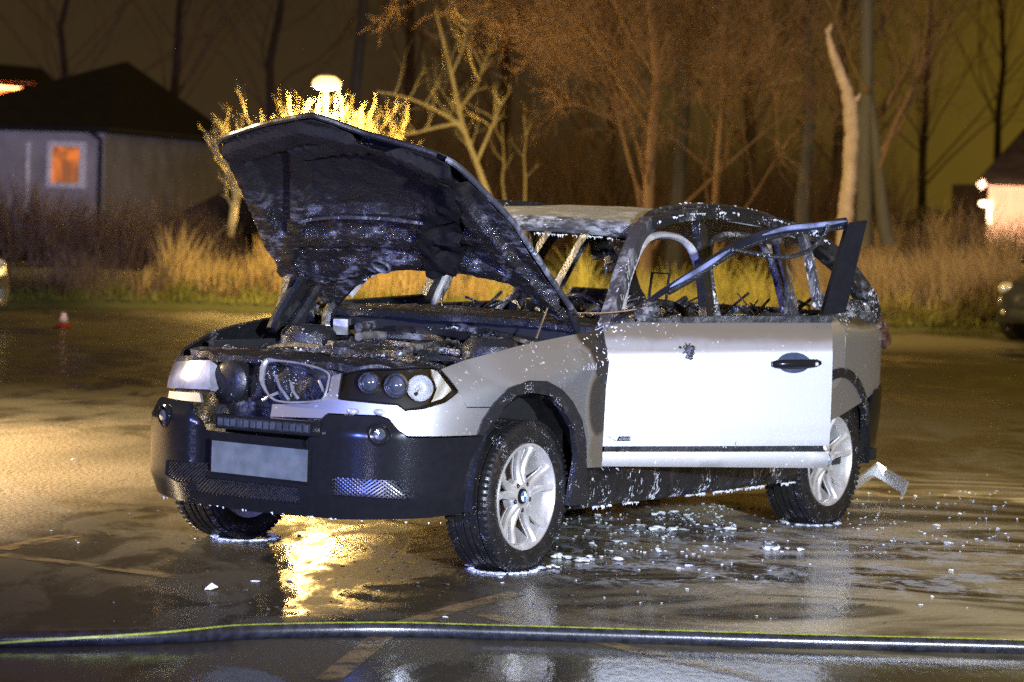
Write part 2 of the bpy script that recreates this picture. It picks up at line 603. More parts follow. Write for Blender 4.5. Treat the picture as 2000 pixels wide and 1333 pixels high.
# ------------------------------------------------------------------ ground
def ground():
    m, nt, p = bsdf_mat('wet asphalt')
    v = objco(nt)
    s = new(nt, 'ShaderNodeSeparateXYZ')
    L(nt, v, s.inputs[0])
    X, Y = s.outputs['X'], s.outputs['Y']
    big = noise(nt, objco(nt, (.35, .22, 1)), 1.0, 4, .55, .8)
    mid = noise(nt, objco(nt, (1.3, .8, 1)), 1.6, 5, .6, 1.2)
    grit = noise(nt, v, 46, 4, .75)
    grit2 = noise(nt, v, 38, 4, .65)
    # dry, sandy asphalt on the left, paled to paint in a pool of light; water around and in front of the car
    dry = mathn(nt, 'MULTIPLY', ramp(nt, mathn(nt, 'ADD', X, mathn(nt, 'MULTIPLY', big, 2.2)), -.2, -2.0),
                mathn(nt, 'MULTIPLY', ramp(nt, mathn(nt, 'ADD', Y, mathn(nt, 'MULTIPLY', mid, 1.6)), 13.2, 14.8),
                      ramp(nt, mathn(nt, 'ADD', Y, mathn(nt, 'MULTIPLY', mid, 2.5)), 21.5, 19.0)))
    far = ramp(nt, Y, 22, 30)
    wet = ramp(nt, mathn(nt, 'ADD', mathn(nt, 'MULTIPLY', big, .6), mathn(nt, 'MULTIPLY', mid, .4)), .40, .56)
    nearw = ramp(nt, Y, 17, 12.6)
    wet = mathn(nt, 'MAXIMUM', wet, nearw)
    wet = mathn(nt, 'MULTIPLY', wet, mathn(nt, 'SUBTRACT', 1.0, dry), clamp=True)
    # thin foamy film that swirls over the puddle to the right of the car
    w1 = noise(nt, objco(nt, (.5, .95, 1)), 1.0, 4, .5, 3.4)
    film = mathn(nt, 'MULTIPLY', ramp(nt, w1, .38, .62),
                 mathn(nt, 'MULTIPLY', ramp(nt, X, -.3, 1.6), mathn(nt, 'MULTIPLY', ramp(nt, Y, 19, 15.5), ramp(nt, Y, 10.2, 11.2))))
    stone = ramp(nt, grit, .52, .66)
    c = mixc(nt, grit2, (0.058, 0.052, 0.038), (0.125, 0.112, 0.08))
    c = mixc(nt, mathn(nt, 'MULTIPLY', stone, .7), c, (0.27, 0.225, 0.15))
    c = mixc(nt, mathn(nt, 'MULTIPLY', wet, .8), c, (0.052, 0.045, 0.027))
    c = mixc(nt, dry, c, mixc(nt, ramp(nt, grit, .38, .62), (0.10, 0.075, 0.045), (0.55, 0.43, 0.28)))  # dry sandy patch, paled to paint in the pool of light
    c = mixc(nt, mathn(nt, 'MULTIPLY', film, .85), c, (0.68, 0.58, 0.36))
    sud = mathn(nt, 'ADD', noise(nt, objco(nt, (6, 4, 1)), 1.0, 5, .65, .6), mathn(nt, 'MULTIPLY', noise(nt, v, 26, 3, .6), .35))
    suds = mathn(nt, 'MULTIPLY', ramp(nt, sud, .65, .80), mathn(nt, 'MULTIPLY', mathn(nt, 'MULTIPLY', ramp(nt, X, .05, .5), ramp(nt, X, 3.4, 2.0)), mathn(nt, 'MULTIPLY', ramp(nt, Y, 12.2, 12.9), ramp(nt, Y, 15.6, 14.6))))
    c = mixc(nt, mathn(nt, 'MULTIPLY', suds, .8), c, (0.52, 0.54, 0.55))
    L(nt, c, p.inputs['Base Color'])
    brk0 = ramp(nt, noise(nt, objco(nt, (2.6, 1.1, 1), (3, 1, 0)), 1.0, 5, .6, .8), .42, .60)
    r_ = mixf(nt, mathn(nt, 'MULTIPLY', wet, mathn(nt, 'MAXIMUM', ramp(nt, X, -.35, .5), mixf(nt, brk0, .12, 1.0))), .55, .05)
    r_ = mixf(nt, mathn(nt, 'MULTIPLY', film, .6), r_, .3)
    r_ = mixf(nt, dry, r_, .8)
    r_ = mixf(nt, suds, r_, .6)
    L(nt, r_, p.inputs['Roughness'])
    p.inputs['IOR'].default_value = 1.45
    rip = noise(nt, objco(nt, (26, 10, 1)), 1.0, 4, .6, .4)
    h = mathn(nt, 'ADD', mathn(nt, 'MULTIPLY', mathn(nt, 'ADD', grit2, mathn(nt, 'MULTIPLY', grit, .5)), mixf(nt, wet, .6, .04)),
              mathn(nt, 'MULTIPLY', rip, mixf(nt, wet, 0.0, mixf(nt, ramp(nt, X, -.2, .6), .12, .22))))
    bump(nt, p, h, .5, .02)
    mb = MB()
    xs = [-400, -80, -30, -12, -6, 0, 6, 12, 30, 80, 400]
    ys = [-60, -10, 0, 6, 12, 18, 26, 40, 80, 200, 900]
    for y in ys:
        for x in xs: mb.v.append((x, y, 0))
    n = len(xs)
    for j in range(len(ys) - 1):
        for i in range(n - 1):
            mb.f.append((j * n + i, j * n + i + 1, (j + 1) * n + i + 1, (j + 1) * n + i))
    o = mb.build('ground', m)
    return tag(o, 'wet dark asphalt of the car park with puddles and a dry sandy patch paled for a pool of light', 'ground', kind='structure')


ground()

# ------------------------------------------------------------------ the burnt car
car = empty('burnt_car', tuple(OCAR), YAW)
tag(car, 'burnt-out silver off-road car with raised bonnet and open front door on wet asphalt', 'car')

# body surface: plan curve (left half, from the nose round the side to the tail) and an inset that depends on height
PLAN = smoothp([(.835, 0), (.825, .25), (.795, .45), (.735, .60), (.645, .715), (.51, .805), (.30, .868), (0, .905), (-.5, .922), (-1.4, .928), (-2.3, .922),
                (-2.9, .90), (-3.28, .855), (-3.52, .77), (-3.66, .62), (-3.72, .35), (-3.74, 0)], 24)
PLAN = np.array(PLAN)
PS = np.concatenate([[0], np.cumsum(np.linalg.norm(np.diff(PLAN, axis=0), axis=1))])
PT = np.gradient(PLAN, axis=0)
PT /= np.linalg.norm(PT, axis=1)[:, None]
PN = np.stack([-PT[:, 1], PT[:, 0]], 1)        # points inwards?
if PN[len(PN) // 2][1] < 0: PN = -PN           # make it point outwards


def topz(x):
    return np.interp(x, [-3.7, -2.8, -1.5, -.66, -.3, .2, .56, .8], [1.13, 1.15, 1.135, 1.10, 1.045, .985, .93, .90])


def gin(d):
    return np.interp(d, [-.6, 0, .03, .08, .13, .158, .2, .5, .58, .75, .9, 1.0], [.36, .105, .085, .050, .018, .0015, .0, .0, .002, .02, .05, .07])


def shell(s, z, off=0.0):
    a = abs(s)
    x = np.interp(a, PS, PLAN[:, 0])
    y = np.interp(a, PS, PLAN[:, 1])
    nx = np.interp(a, PS, PN[:, 0])
    ny = np.interp(a, PS, PN[:, 1])
    d = topz(x) - z
    wf = np.clip((x - .15) / .45, 0, 1)
    wf = wf * wf * (3 - 2 * wf)
    ins = gin(d) * (1 - wf) + wf * np.interp(z, [.15, .25, .36, .62, .66, .78, .90, 1.0], [.09, .04, .0, .0, .012, .04, .10, .2])
    k = off - ins
    return np.array([x + nx * k, (y + ny * k) * (1 if s >= 0 else -1), z])


SG = np.arange(-1.9, 5.2, .02)
ZG = np.arange(.16, 1.18, .02)
TAB = np.array([[shell(s, z) for z in ZG] for s in SG])
TPX = cproj(TAB.reshape(-1, 3)).reshape(len(SG), len(ZG), 2)
dS = np.gradient(TAB, axis=0)
dZ = np.gradient(TAB, axis=1)
TN = np.cross(dS, dZ)
# outward normal check on the left flank
i0 = int((1.9 + 2.0) / .02)
if TN[i0, 10][1] < 0: TN = -TN
FACING = ((CO - TAB) * TN).sum(-1) > 0


def us(px, py, off=0.0):
    """(s, z) of the body surface seen at a pixel."""
    d = ((TPX - np.array([px, py])) ** 2).sum(-1)
    d = np.where(FACING, d, d + 400)
    i, j = np.unravel_index(np.argmin(d), d.shape)
    s, z = SG[i], ZG[j]
    for _ in range(4):
        q = cproj(shell(s, z, off))
        h = 2e-3
        a = (cproj(shell(s + h, z, off)) - q) / h
        b = (cproj(shell(s, z + h, off)) - q) / h
        J = np.array([[a[0], b[0]], [a[1], b[1]]])
        r_ = np.array([px, py]) - q
        st = np.linalg.lstsq(J, r_, rcond=1e-3)[0]
        st = np.clip(st, -.06, .06)
        s, z = s + st[0], z + st[1]
    return (float(s), float(z))


def USL(pts, off=0.0):
    return [us(x, y, off) for x, y in pts]


def sx(x):                                    # s for an x on the flank
    return float(np.interp(-x, -PLAN[:, 0], PS))


def fs(off=0.0):
    return lambda s, z: shell(s, z, off)


def mir(outl):
    return [(-a, b) for a, b in outl][::-1]


def both(name, outl, mat, off=0.0, thick=.012, res=.035, holes=(), parent=None, mats=None):
    out = []
    for k, o_ in enumerate((outl, mir(outl))):
        mb = MB()
        hs = holes if k == 0 else [mir(h) for h in holes]
        panel(mb, o_, fs(off), -thick if False else thick, res, hs)
        out.append(mb.build(name, mats[k] if mats else mat, parent or car))
    return out


# the shell's (s,z) frame is left handed on one side; orient the thickness inwards whatever the side
_p0 = shell(2.0, .7)
_n = np.cross(shell(2.001, .7) - _p0, shell(2.0, .701) - _p0)
FLIP = -1.0 if _n[1] < 0 else 1.0


def spanel(name, outl, mat, off=0.0, thick=.012, res=.035, holes=(), parent=None):
    mb = MB()
    panel(mb, outl, fs(off), thick * FLIP, res, holes)
    return mb.build(name, mat, parent or car)


ARCH_O = [(1146, 914), (1144, 860), (1137, 821), (1119, 785), (1098, 761), (1068, 744.5), (1032, 743.6), (996, 758), (966, 788)]
fender_px = [(860, 722), (905, 705), (960, 690), (1005, 678), (1050, 668), (1095, 659), (1130, 652), (1165, 645), (1187, 640), (1187, 690), (1181, 780), (1176, 880), (1175, 913),
             (1148, 914)] + ARCH_O + [(964, 795), (912, 795), (900, 775), (892, 760), (875, 737)]
fen = USL(fender_px)
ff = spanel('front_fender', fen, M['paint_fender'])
spanel('front_fender', mir(fen), M['char'])

cover_px = [(912, 797), (962, 797), (943.5, 822), (934, 850), (796, 852), (778, 840), (760, 818), (741, 811), (640, 807), (629, 817), (528, 814), (532, 790), (600, 789), (626, 784),
            (642, 766), (648, 735), (669, 729), (661, 781), (777, 793), (791, 804), (827, 800), (870, 787), (895, 767)]
cov = USL(cover_px)
spanel('nose_cover', cov, M['paint_nose'])

# black front bumper with its lower grilles
bump_px = [(640, 809), (741, 813), (760, 820), (778, 842), (796, 855), (947, 852), (935, 900), (899, 1002), (784, 1006), (622, 1000)]
bs = USL(bump_px)
bs = [(max(0.12, a), b) for a, b in bs]
zl = 0.255
left = [(0.0, .60), (.30, .60)] + [p_ for p_ in bs[:8]] + [(sx(.30), .30), (.85, .27), (.45, .25), (0.0, .245)]
full = [(a, b) for a, b in left[1:-1]] + [(0, .245)] + [(-a, b) for a, b in left[1:-1]][::-1]
full = [(.30, .575)] + [p_ for p_ in left[2:-1]] + [(0, .245)] + [(-a, b) for a, b in left[2:-1]][::-1] + [(-.30, .575)]
gr_mid = [(-.34, .30), (.27, .30), (.27, .375), (-.34, .375)]
gr_l = USL([(653, 931), (773, 938), (798, 976), (653, 968)])
gr_r = USL([(331, 898), (409, 904), (410, 936), (352, 942), (328, 926)])
print('bumper', [(round(a, 2), round(b, 2)) for a, b in full], gr_l)
def bump_off(s, z):
    e = np.clip((abs(s + .03) - .30) / .035, 0, 1)
    f = np.clip((z - .40) / .03, 0, 1)
    return .016 - .034 * (1 - e * e * (3 - 2 * e)) * f - .010 * np.clip((.47 - z) / .01, 0, 1) * np.clip((abs(s) - 1.0) / .1, 0, 1)


mb = MB()
panel(mb, full, lambda a, b: shell(a, b, bump_off(a, b)), .02 * FLIP, .022, [gr_mid, gr_l, gr_r])
bumper = mb.build('front_bumper', M['plastic'], car)
# backing so that nothing shows through
spanel('bumper_beam', [(-1.1, .27), (1.1, .27), (1.1, .56), (-1.1, .56)], M['black'], -.05, .02, .06)


def lattice(poly, step=.022, w=.0035):
    mb = MB()
    A = np.array(poly)
    mn, mx = A.min(0), A.max(0)
    hgt = mx[1] - mn[1]
    for sgn in (1, -1):
        a = mn[0] - hgt
        while a < mx[0] + hgt:
            seg = []
            for t in np.linspace(0, 1, 26):
                q = (a + sgn * hgt * 1.4 * (t - .5) + hgt * .5, mn[1] + hgt * t)
                seg.append(q)
            ins = inpoly(np.array(seg), poly)
            run = []
            for q, k in zip(seg, ins):
                if k: run.append(shell(q[0], q[1], .002 + .003 * sgn))
                if (not k or q is seg[-1]) and run:
                    if len(run) > 2: mb.tube(run[::3] + [run[-1]], w, 4)
                    run = []
            a += step
    return mb


M['mesh_metal'] = simple('glinting mesh grille', (0.025, 0.025, 0.028), .25, .2, .5, 60)
for gpoly in (gr_mid, gr_l, gr_r):
    lattice(gpoly).build('mesh_grille', M['mesh_metal'], bumper)

# front fog lamps, washer caps, tow cover
for (px, py) in ((742, 848), (327, 812)):
    s_, z_ = us(px, py)
    c0 = shell(s_, z_, .012)
    n_ = shell(s_, z_, .05) - shell(s_, z_, .0)
    n_ /= np.linalg.norm(n_)
    mb = MB()
    q = Vector(n_).to_track_quat('Z', 'Y').to_matrix()
    t_ = MB().lathe([(.052, -.01), (.052, .008), (.044, .012), (.040, .0), (.040, -.02)], 24, 'Z')
    mb.add([Vector(c0) + q @ Vector(p_) for p_ in t_.v], t_.f)
    fl = mb.build('fog_lamp', M['plastic'], bumper)
    mb = MB()
    t_ = MB().lathe([(.026, .0), (.026, .012), (.020, .018), (.0005, .020)], 20, 'Z')
    mb.add([Vector(c0) + q @ Vector(p_) for p_ in t_.v], t_.f)
    mb.build('fog_lens', M['lens'], fl)
for (px, py) in ((690, 804), (741, 805)):
    s_, z_ = us(px, py)
    mb = MB()
    mb.blob(shell(s_, z_, .012), .026, 10, 6, (.6, 1, .55))
    mb.build('washer_nozzle', M['chrome'], bumper)

# LED light bar
bar_px = [(428, 809), (424, 832), (609, 849), (622, 822)]
p0, p1 = ox(428, 822, .86), ox(618, 838, .86)
mb = MB()
ax = Vector(p1 - p0)
m3 = Matrix((ax.normalized(), Vector((1, 0, 0)), Vector((0, 0, 1)))).transposed()
mid_ = (Vector(p0) + Vector(p1)) / 2
mb.box(mid_, (ax.length, .05, .062), m3)
bar = mb.build('light_bar', M['plastic'], car)
mb = MB()
mb.box(mid_ + Vector((.026, 0, .0)), (ax.length * .95, .006, .042), m3)
mb.build('light_bar_reflector', M['mesh_metal'], bar)
for i in range(14):
    mb = MB()
    c_ = Vector(p0).lerp(Vector(p1), .06 + .88 * i / 13) + Vector((.033, 0, 0))
    mb.box(c_, (.022, .006, .030), m3)
    mb.build('light_bar_lens', M['lens'], bar)

# number plate (left blank)
p0, p1 = ox(412, 899, .855), ox(602, 902, .855)
p0[2] = p1[2] = (p0[2] + p1[2]) / 2 
mid_ = (Vector(p0) + Vector(p1)) / 2
mb = MB().box(mid_ - Vector((.008, 0, 0)), (.012, (Vector(p1) - Vector(p0)).length + .01, .155))
ph = mb.build('plate_holder', M['plastic'], bumper)
mb = MB().box(mid_, (.006, (Vector(p1) - Vector(p0)).length - .01, .135))
mb.build('number_plate', M['plate'], bumper)

# left headlight: dark housing, two projector lenses, faceted indicator, clear cover
lamp_px = [(669, 730), (719, 721), (845, 717), (860, 723), (877, 742), (894, 764), (870, 785), (827, 798), (791, 802), (777, 791), (662, 780)]
lampo = USL(lamp_px)
M['lampblack'] = simple('black lamp housing', (0.004, 0.004, 0.005), .5, 0, .2, 20, 0, 0, .15)
hl = spanel('headlight', lampo, M['lampblack'], -.07, .01, .03)
ring = []
for a, b in dens(lampo, .03): ring.append((a, b))
mb = MB()
n_ = len(ring)
vs = [shell(a, b, -.001) for a, b in ring] + [shell(a, b, -.07) for a, b in ring]
mb.add(vs, [(i, (i + 1) % n_, n_ + (i + 1) % n_, n_ + i) for i in range(n_)])
mb.build('lamp_wall', M['plastic'], hl)
mb = MB()
mb.tube([shell(a, b, .001) for a, b in ring + ring[:1]], .004, 5)
mb.build('lamp_seal', M['plastic'], hl)
view = Vector(CO - shell(1.0, .8))
view.normalize()
for (px, py, r_) in ((718, 749, .043), (776, 755, .050)):
    s_, z_ = us(px, py)
    c_ = Vector(shell(s_, z_, -.035))
    ax_ = Vector((1, .28, 0)).normalized()
    q = ax_.to_track_quat('Z', 'Y').to_matrix()
    mb = MB()
    t_ = MB().lathe([(r_ * 1.0, -.03), (r_ * 1.12, .012), (r_ * 1.02, .02), (r_ * .9, .012), (r_ * .86, -.01)], 28, 'Z')
    mb.add([c_ + q @ Vector(p_) for p_ in t_.v], t_.f)
    pr = mb.build('lamp_ring', M['lampring'], hl)
    mb = MB()
    t_ = MB().lathe([(r_ * .9, -.01)] + [(r_ * .9 * math.cos(a_), -.01 + r_ * .75 * math.sin(a_)) for a_ in np.linspace(0.05, 1.56, 8)], 28, 'Z')
    mb.add([c_ + q @ Vector(p_) for p_ in t_.v], t_.f)
    mb.build('projector_lens', M['lens'], hl)
mi, nt, p = bsdf_mat('ribbed lamp reflector')
wv_ = new(nt, 'ShaderNodeTexWave', wave_type='BANDS', bands_direction='DIAGONAL', Scale=26.0, Distortion=.6)
L(nt, objco(nt), wv_.inputs['Vector'])
L(nt, mixc(nt, wv_.outputs['Fac'], (0.50, 0.46, 0.38), (0.85, 0.84, 0.80)), p.inputs['Base Color'])
p.inputs['Metallic'].default_value = .4
p.inputs['Roughness'].default_value = .2
bump(nt, p, wv_.outputs['Fac'], .5, .01)
spanel('indicator_lamp', USL([(846, 722), (860, 727), (888, 763), (868, 780), (846, 787), (858, 760)]), mi, -.022, .008, .02, parent=hl)
s_, z_ = us(826, 760)
c_ = Vector(shell(s_, z_, -.045))
ax_ = Vector((.75, .62, .05)).normalized()
q = ax_.to_track_quat('Z', 'Y').to_matrix()
t_ = MB().lathe([(.056, .030), (.052, .012), (.038, -.008), (.018, -.016), (.012, .012), (.001, .016)], 26, 'Z')
MB().add([c_ + q @ Vector(p_) for p_ in t_.v], t_.f).build('lamp_reflector', M['chrome'], hl)
spanel('lamp_cover', [(a, b) for a, b in lampo], M['glass'], -.002, .003, .03, parent=hl)

# right headlight, clouded by the heat
ro = USL([(338, 707), (408, 704), (410, 755), (404, 761), (324, 757), (330, 730)])
print('right lamp', ro)
hr = spanel('headlight', ro, M['milky'], -.005, .05, .03)
hr['label'] = 'heat-clouded milky headlight'
rb = USL([(329, 764), (388, 768), (392, 786), (326, 779)])
spanel('washer_flap', rb, M['paint'], -.004, .015, .03, parent=bumper)

# kidney grille opening of the left side, silver ring; charred cavity on the right
kid = USL([(520, 708), (545, 705), (600, 713), (640, 728), (642, 748), (634, 775), (618, 784), (560, 786), (530, 776), (512, 740)])
kc = smoothp(kid, 5, True)
mb = MB()
kw = [.005 + .008 * max(0, min(1, (-.02 - (a - .12)) / .05)) for a, b in kc]
kmin = min(a for a, b in kc)
kw = [.005 + .009 * max(0, 1 - (a - kmin) / .07) for a, b in kc]
mb.tube([shell(a, b, .004) for a, b in kc] + [shell(kc[0][0], kc[0][1], .004)], kw + kw[:1], 8)
kg = mb.build('kidney_grille', M['satin'], car)
for px0, py0, px1, py1 in ((530, 735, 556, 782), (505, 783, 535, 768), (616, 745, 638, 780), (575, 780, 560, 748)):
    a, b = us(px0, py0), us(px1, py1)
    mb = MB()
    mb.tube([shell(*a, -.03), shell((a[0] + b[0]) / 2, (a[1] + b[1]) / 2, -.02), shell(*b, -.03)], .007, 6)
    mb.build('grille_bar', M['satin'], kg)

# radiator support, charred front end and the round unit behind the missing grille half
mb = MB()
panel(mb, [(-.72, .58), (.46, .58), (.46, .86), (.3, .88), (-.4, .90), (-.74, .86)], lambda y, z: (.62 - .25 * y * y + .012 * math.sin(40 * y) * math.sin(31 * z), y, z), .03, .035)
mb.build('radiator_support', M['char'], car)
mb = MB()
pt = ox(455, 745, .68)
t_ = MB().lathe([(.09, -.05), (.092, .02), (.08, .035), (.05, .045), (.001, .05)], 24, 'X')
mb.add([Vector(pt) + Vector(p_) for p_ in t_.v], t_.f)
mb.build('horn', M['liner'], car)
mb = MB()                                      # slam panel: charred beam across the nose, flaking
panel(mb, [(-.70, .30), (.68, .30), (.62, .52), (.40, .63), (-.40, .63), (-.62, .52)], lambda y, x: (x, y, .885 - .03 * y * y - .10 * max(0, x - .5) + .016 * mnoise.noise((x * 14, y * 14, 0))), .03, .03)
mb.build('slam_panel', M['char_foam'], car)


# foam drips and crusts along edges
def drips(pts, n, ln, rnd, w=.006):
    mb = MB()
    P = [np.array(p_) for p_ in pts]
    seg = np.cumsum([0] + [np.linalg.norm(P[i + 1] - P[i]) for i in range(len(P) - 1)])
    for k in range(n):
        t = rnd.random() * seg[-1]
        if mnoise.noise((t * 4.3, n * .37, 1.7)) < -.08: continue
        i = min(max(int(np.searchsorted(seg, t)) - 1, 0), len(P) - 2)
        q = P[i] + (P[i + 1] - P[i]) * ((t - seg[i]) / max(1e-6, seg[i + 1] - seg[i]))
        l_ = rnd.uniform(.3, 1) * ln
        ww = w * rnd.uniform(.6, 1.6)
        if rnd.random() < .55:
            mb.tube([q, q - np.array([0, 0, l_ * .5]), q - np.array([0, 0, l_])], [ww, ww * .6, ww * .1], 5)
        else:
            mb.blob(q, ww * 1.2, 6, 4, (1.6, 1.2, .7), .3, rnd)
    return mb



def clutter(mb, x0, x1, y0, y1, zf, n, rnd, size=(.03, .14), flat=.35):
    for _ in range(n):
        x, y = rnd.uniform(x0, x1), rnd.uniform(y0, y1)
        z = zf(x, y) + rnd.uniform(-.02, .03)
        k = rnd.random()
        sz = rnd.uniform(*size)
        e = Matrix.Rotation(rnd.uniform(0, 6.28), 3, 'Z') @ Matrix.Rotation(rnd.gauss(0, .35), 3, 'X') @ Matrix.Rotation(rnd.gauss(0, .3), 3, 'Y')
        if k < .45:
            mb.box((x, y, z), (sz * rnd.uniform(.6, 1.8), sz * rnd.uniform(.3, 1), sz * rnd.uniform(.08, flat)), e, rnd.uniform(.6, 1.0))
        elif k < .8:
            d = e @ Vector((1, 0, 0))
            q = Vector((x, y, z))
            pts = [q - d * sz * 1.6, q - d * sz * .5 + Vector((0, 0, rnd.uniform(-.01, .03))), q + d * sz * .6 + Vector((rnd.uniform(-.03, .03), rnd.uniform(-.03, .03), rnd.uniform(0, .03))), q + d * sz * 1.5]
            mb.tube(pts, rnd.uniform(.006, .02), 6)
        else:
            mb.blob((x, y, z), sz * .4, 7, 5, (1, 1, .6), .3, rnd)
    return mb


rb_ = random.Random(11)
# engine bay: inner wings, bulkhead, engine, air box, battery box, hoses and burnt debris
mb = MB()
mb.box((-.05, 0, .66), (1.15, 1.42, .03))
mb.box((-.66, 0, .86), (.03, 1.5, .42))
mb.box((-.16, .70, .80), (.9, .03, .26))
mb.box((-.16, -.70, .80), (.9, .03, .26))
mb.build('engine_bay', M['black'], car, False)
mb = MB()
bl = MB()
panel(bl, [(-.45, -.26), (.28, -.26), (.32, .0), (.28, .26), (-.45, .26)], lambda x, y: (x, y, .93 + .035 * mnoise.noise((x * 6, y * 6, 2)) - .25 * y * y), .2, .04)
bl.build('engine', M['char_foam'], car)
mb = clutter(MB(), -.60, .45, -.7, .72, lambda x, y: .905 - .06 * abs(y) - .05 * max(0, x) + .07 * max(0, min(1, (-.30 - x) / .25)), 230, rb_, (.012, .07), .25)
mb.build('engine_debris', M['char'], car)
mb = clutter(MB(), -.6, .5, -.7, .72, lambda x, y: .905 - .05 * abs(y) - .05 * max(0, x) + .07 * max(0, min(1, (-.30 - x) / .25)), 90, rb_, (.008, .03))
mb.build('ash_flakes', M['char_ash'], car)
for k in range(17):                              # burnt hoses, rails and harnesses that run across the bay
    x = -.60 + 1.02 * k / 16 + rb_.uniform(-.02, .02)
    y0, y1 = rb_.uniform(-.7, -.1), rb_.uniform(.15, .7)
    zb = .915 - .06 * max(0, x) + .10 * max(0, min(1, (-.30 - x) / .25)) + rb_.uniform(-.01, .03)
    pts = [(x + rb_.uniform(-.05, .05), y0 + (y1 - y0) * t, zb - .05 * (2 * t - 1) ** 2 + rb_.uniform(-.014, .014)) for t in np.linspace(0, 1, 6)]
    r_ = rb_.choice((.010, .014, .020, .028))
    q = smoothp(pts, 4)
    MB().tube(q, [r_ * (1 + .25 * mnoise.noise((i * .5, k, 0))) for i in range(len(q))], 7).build('burnt_hose', M[rb_.choice(('char', 'char', 'liner', 'char_foam'))], car)
    if k % 3 == 1:
        drips([(p_[0] + r_, p_[1], p_[2]) for p_ in q], 22, .016, rb_, .004).build('foam_drips', M['foam'], car)
for y in (.52, -.52):
    mb = MB().lathe([(.13, .78), (.13, .97), (.10, 1.0), (.06, 1.005), (.05, .985), (.001, .985)], 24, 'Z', (-.2, y, 0))
    mb.build('strut_tower', M['char'], car)
pb = oz(668, 640, .98)
MB().box((pb[0], pb[1], .985), (.10, .07, .075), Matrix.Rotation(.5, 3, 'Z')).build('fuse_box', M['milky'], car)
a_, b_ = oz(700, 658, .97), oz(782, 662, .95)
MB().tube(smoothp([a_, (a_ + b_) / 2 + np.array([0, 0, .012]), b_], 5), .020, 10).build('coolant_pipe', M['pipe'], car)
for (q0, q1, z0, r_) in (((700, 640), (870, 628), .99, .022), ((640, 664), (900, 690), .93, .016), ((560, 690), (760, 700), .90, .014), ((890, 640), (1040, 672), .99, .012), ((780, 690), (930, 668), .94, .015)):
    a_, b_ = oz(*q0, z0), oz(*q1, z0)
    MB().tube(smoothp([a_, a_ * .6 + b_ * .4 + np.array([.02, .0, .015]), b_], 6), r_, 8).build('burnt_hose', M['char_ash'], car)
# cowl and bulkhead rim
mb = MB()
panel(mb, [(-.80, -.60), (-.80, -.82), (.80, -.82), (.80, -.60), (0, -.52)], lambda y, x: (x, y, 1.055 - .04 * y * y + .10 * (-.6 - x) + .008 * mnoise.noise((x * 20, y * 20, 0))), .03, .04)
mb.build('cowl', M['char'], car)

# ---- hood, hinged at the cowl and raised 37 degrees; its burnt underside faces the camera
HA = rad(37)
HP = np.array([-.6, 0, 1.07])
HE = np.array([math.cos(HA), 0, math.sin(HA)])
HN = np.array([-math.sin(HA), 0, math.cos(HA)])


def hxy(px, py):
    p_ = onp(px, py, HN, HN @ HP)
    return (float(p_[1]), float((p_ - HP) @ HE))


hood_px = [(425, 283), (470, 262), (515, 248), (560, 238), (605, 228), (628, 236), (660, 250), (705, 270), (740, 280), (815, 300), (850, 311), (880, 325), (905, 345), (950, 390), (1000, 440), (1030, 485), (1060, 530), (1100, 590),
           (1125, 625), (1105, 622), (1085, 608), (1040, 578), (1000, 563), (960, 555), (890, 546), (830, 541), (780, 540), (740, 543), (715, 552), (690, 566), (665, 590), (650, 603), (635, 598), (600, 548), (575, 552), (560, 537), (530, 485), (490, 410), (455, 340)]
hood_o = [hxy(*q) for q in hood_px]
ho2 = np.array(hood_o)


def hcrown(y, s):
    return .055 * (1 - (y / .8) ** 2) - .05 * max(0, (s - .95) / .5) ** 2


def hood_out(y, s):
    p_ = HP + HE * s + HN * (hcrown(y, s) + .02)
    return (p_[0], y, p_[2])


RIBS = [([(580, 300), (582, 425), (560, 520)], .035), ([(585, 424), (700, 420), (830, 428)], .022), ([(830, 428), (900, 400), (885, 345)], .045), ([(570, 465), (680, 470), (800, 480), (850, 500)], .04), ([(590, 300), (720, 280), (860, 345)], .04),
        ([(820, 440), (850, 530)], .05), ([(460, 300), (600, 260), (700, 285)], .05), ([(900, 400), (1000, 520), (1090, 610)], .05), ([(470, 320), (545, 480), (590, 540)], .045), ([(600, 540), (740, 520), (860, 520), (1000, 540), (1080, 590)], .04), ([(860, 470), (960, 465)], .02)]
RIBS = [([np.array(hxy(*q)) for q in pl], w) for pl, w in RIBS]


def dseg(q, a, b):
    t = np.clip((q - a) @ (b - a) / ((b - a) @ (b - a)), 0, 1)
    return np.linalg.norm(q - a - t * (b - a))


def hood_in(y, s):
    q = np.array((y, s))
    h = 0
    for pl, w in RIBS:
        d = min(dseg(q, pl[i], pl[i + 1]) for i in range(len(pl) - 1))
        t = np.clip((w * 1.5 - d) / (w * .6), 0, 1)
        h = max(h, t * t * (3 - 2 * t))
    k = hcrown(y, s) - .012 - .042 * h + .006 * mnoise.noise((y * 9, s * 9, 3)) + .004 * mnoise.noise((y * 30, s * 30, 5))
    p_ = HP + HE * s + HN * k
    return (p_[0], y, p_[2])


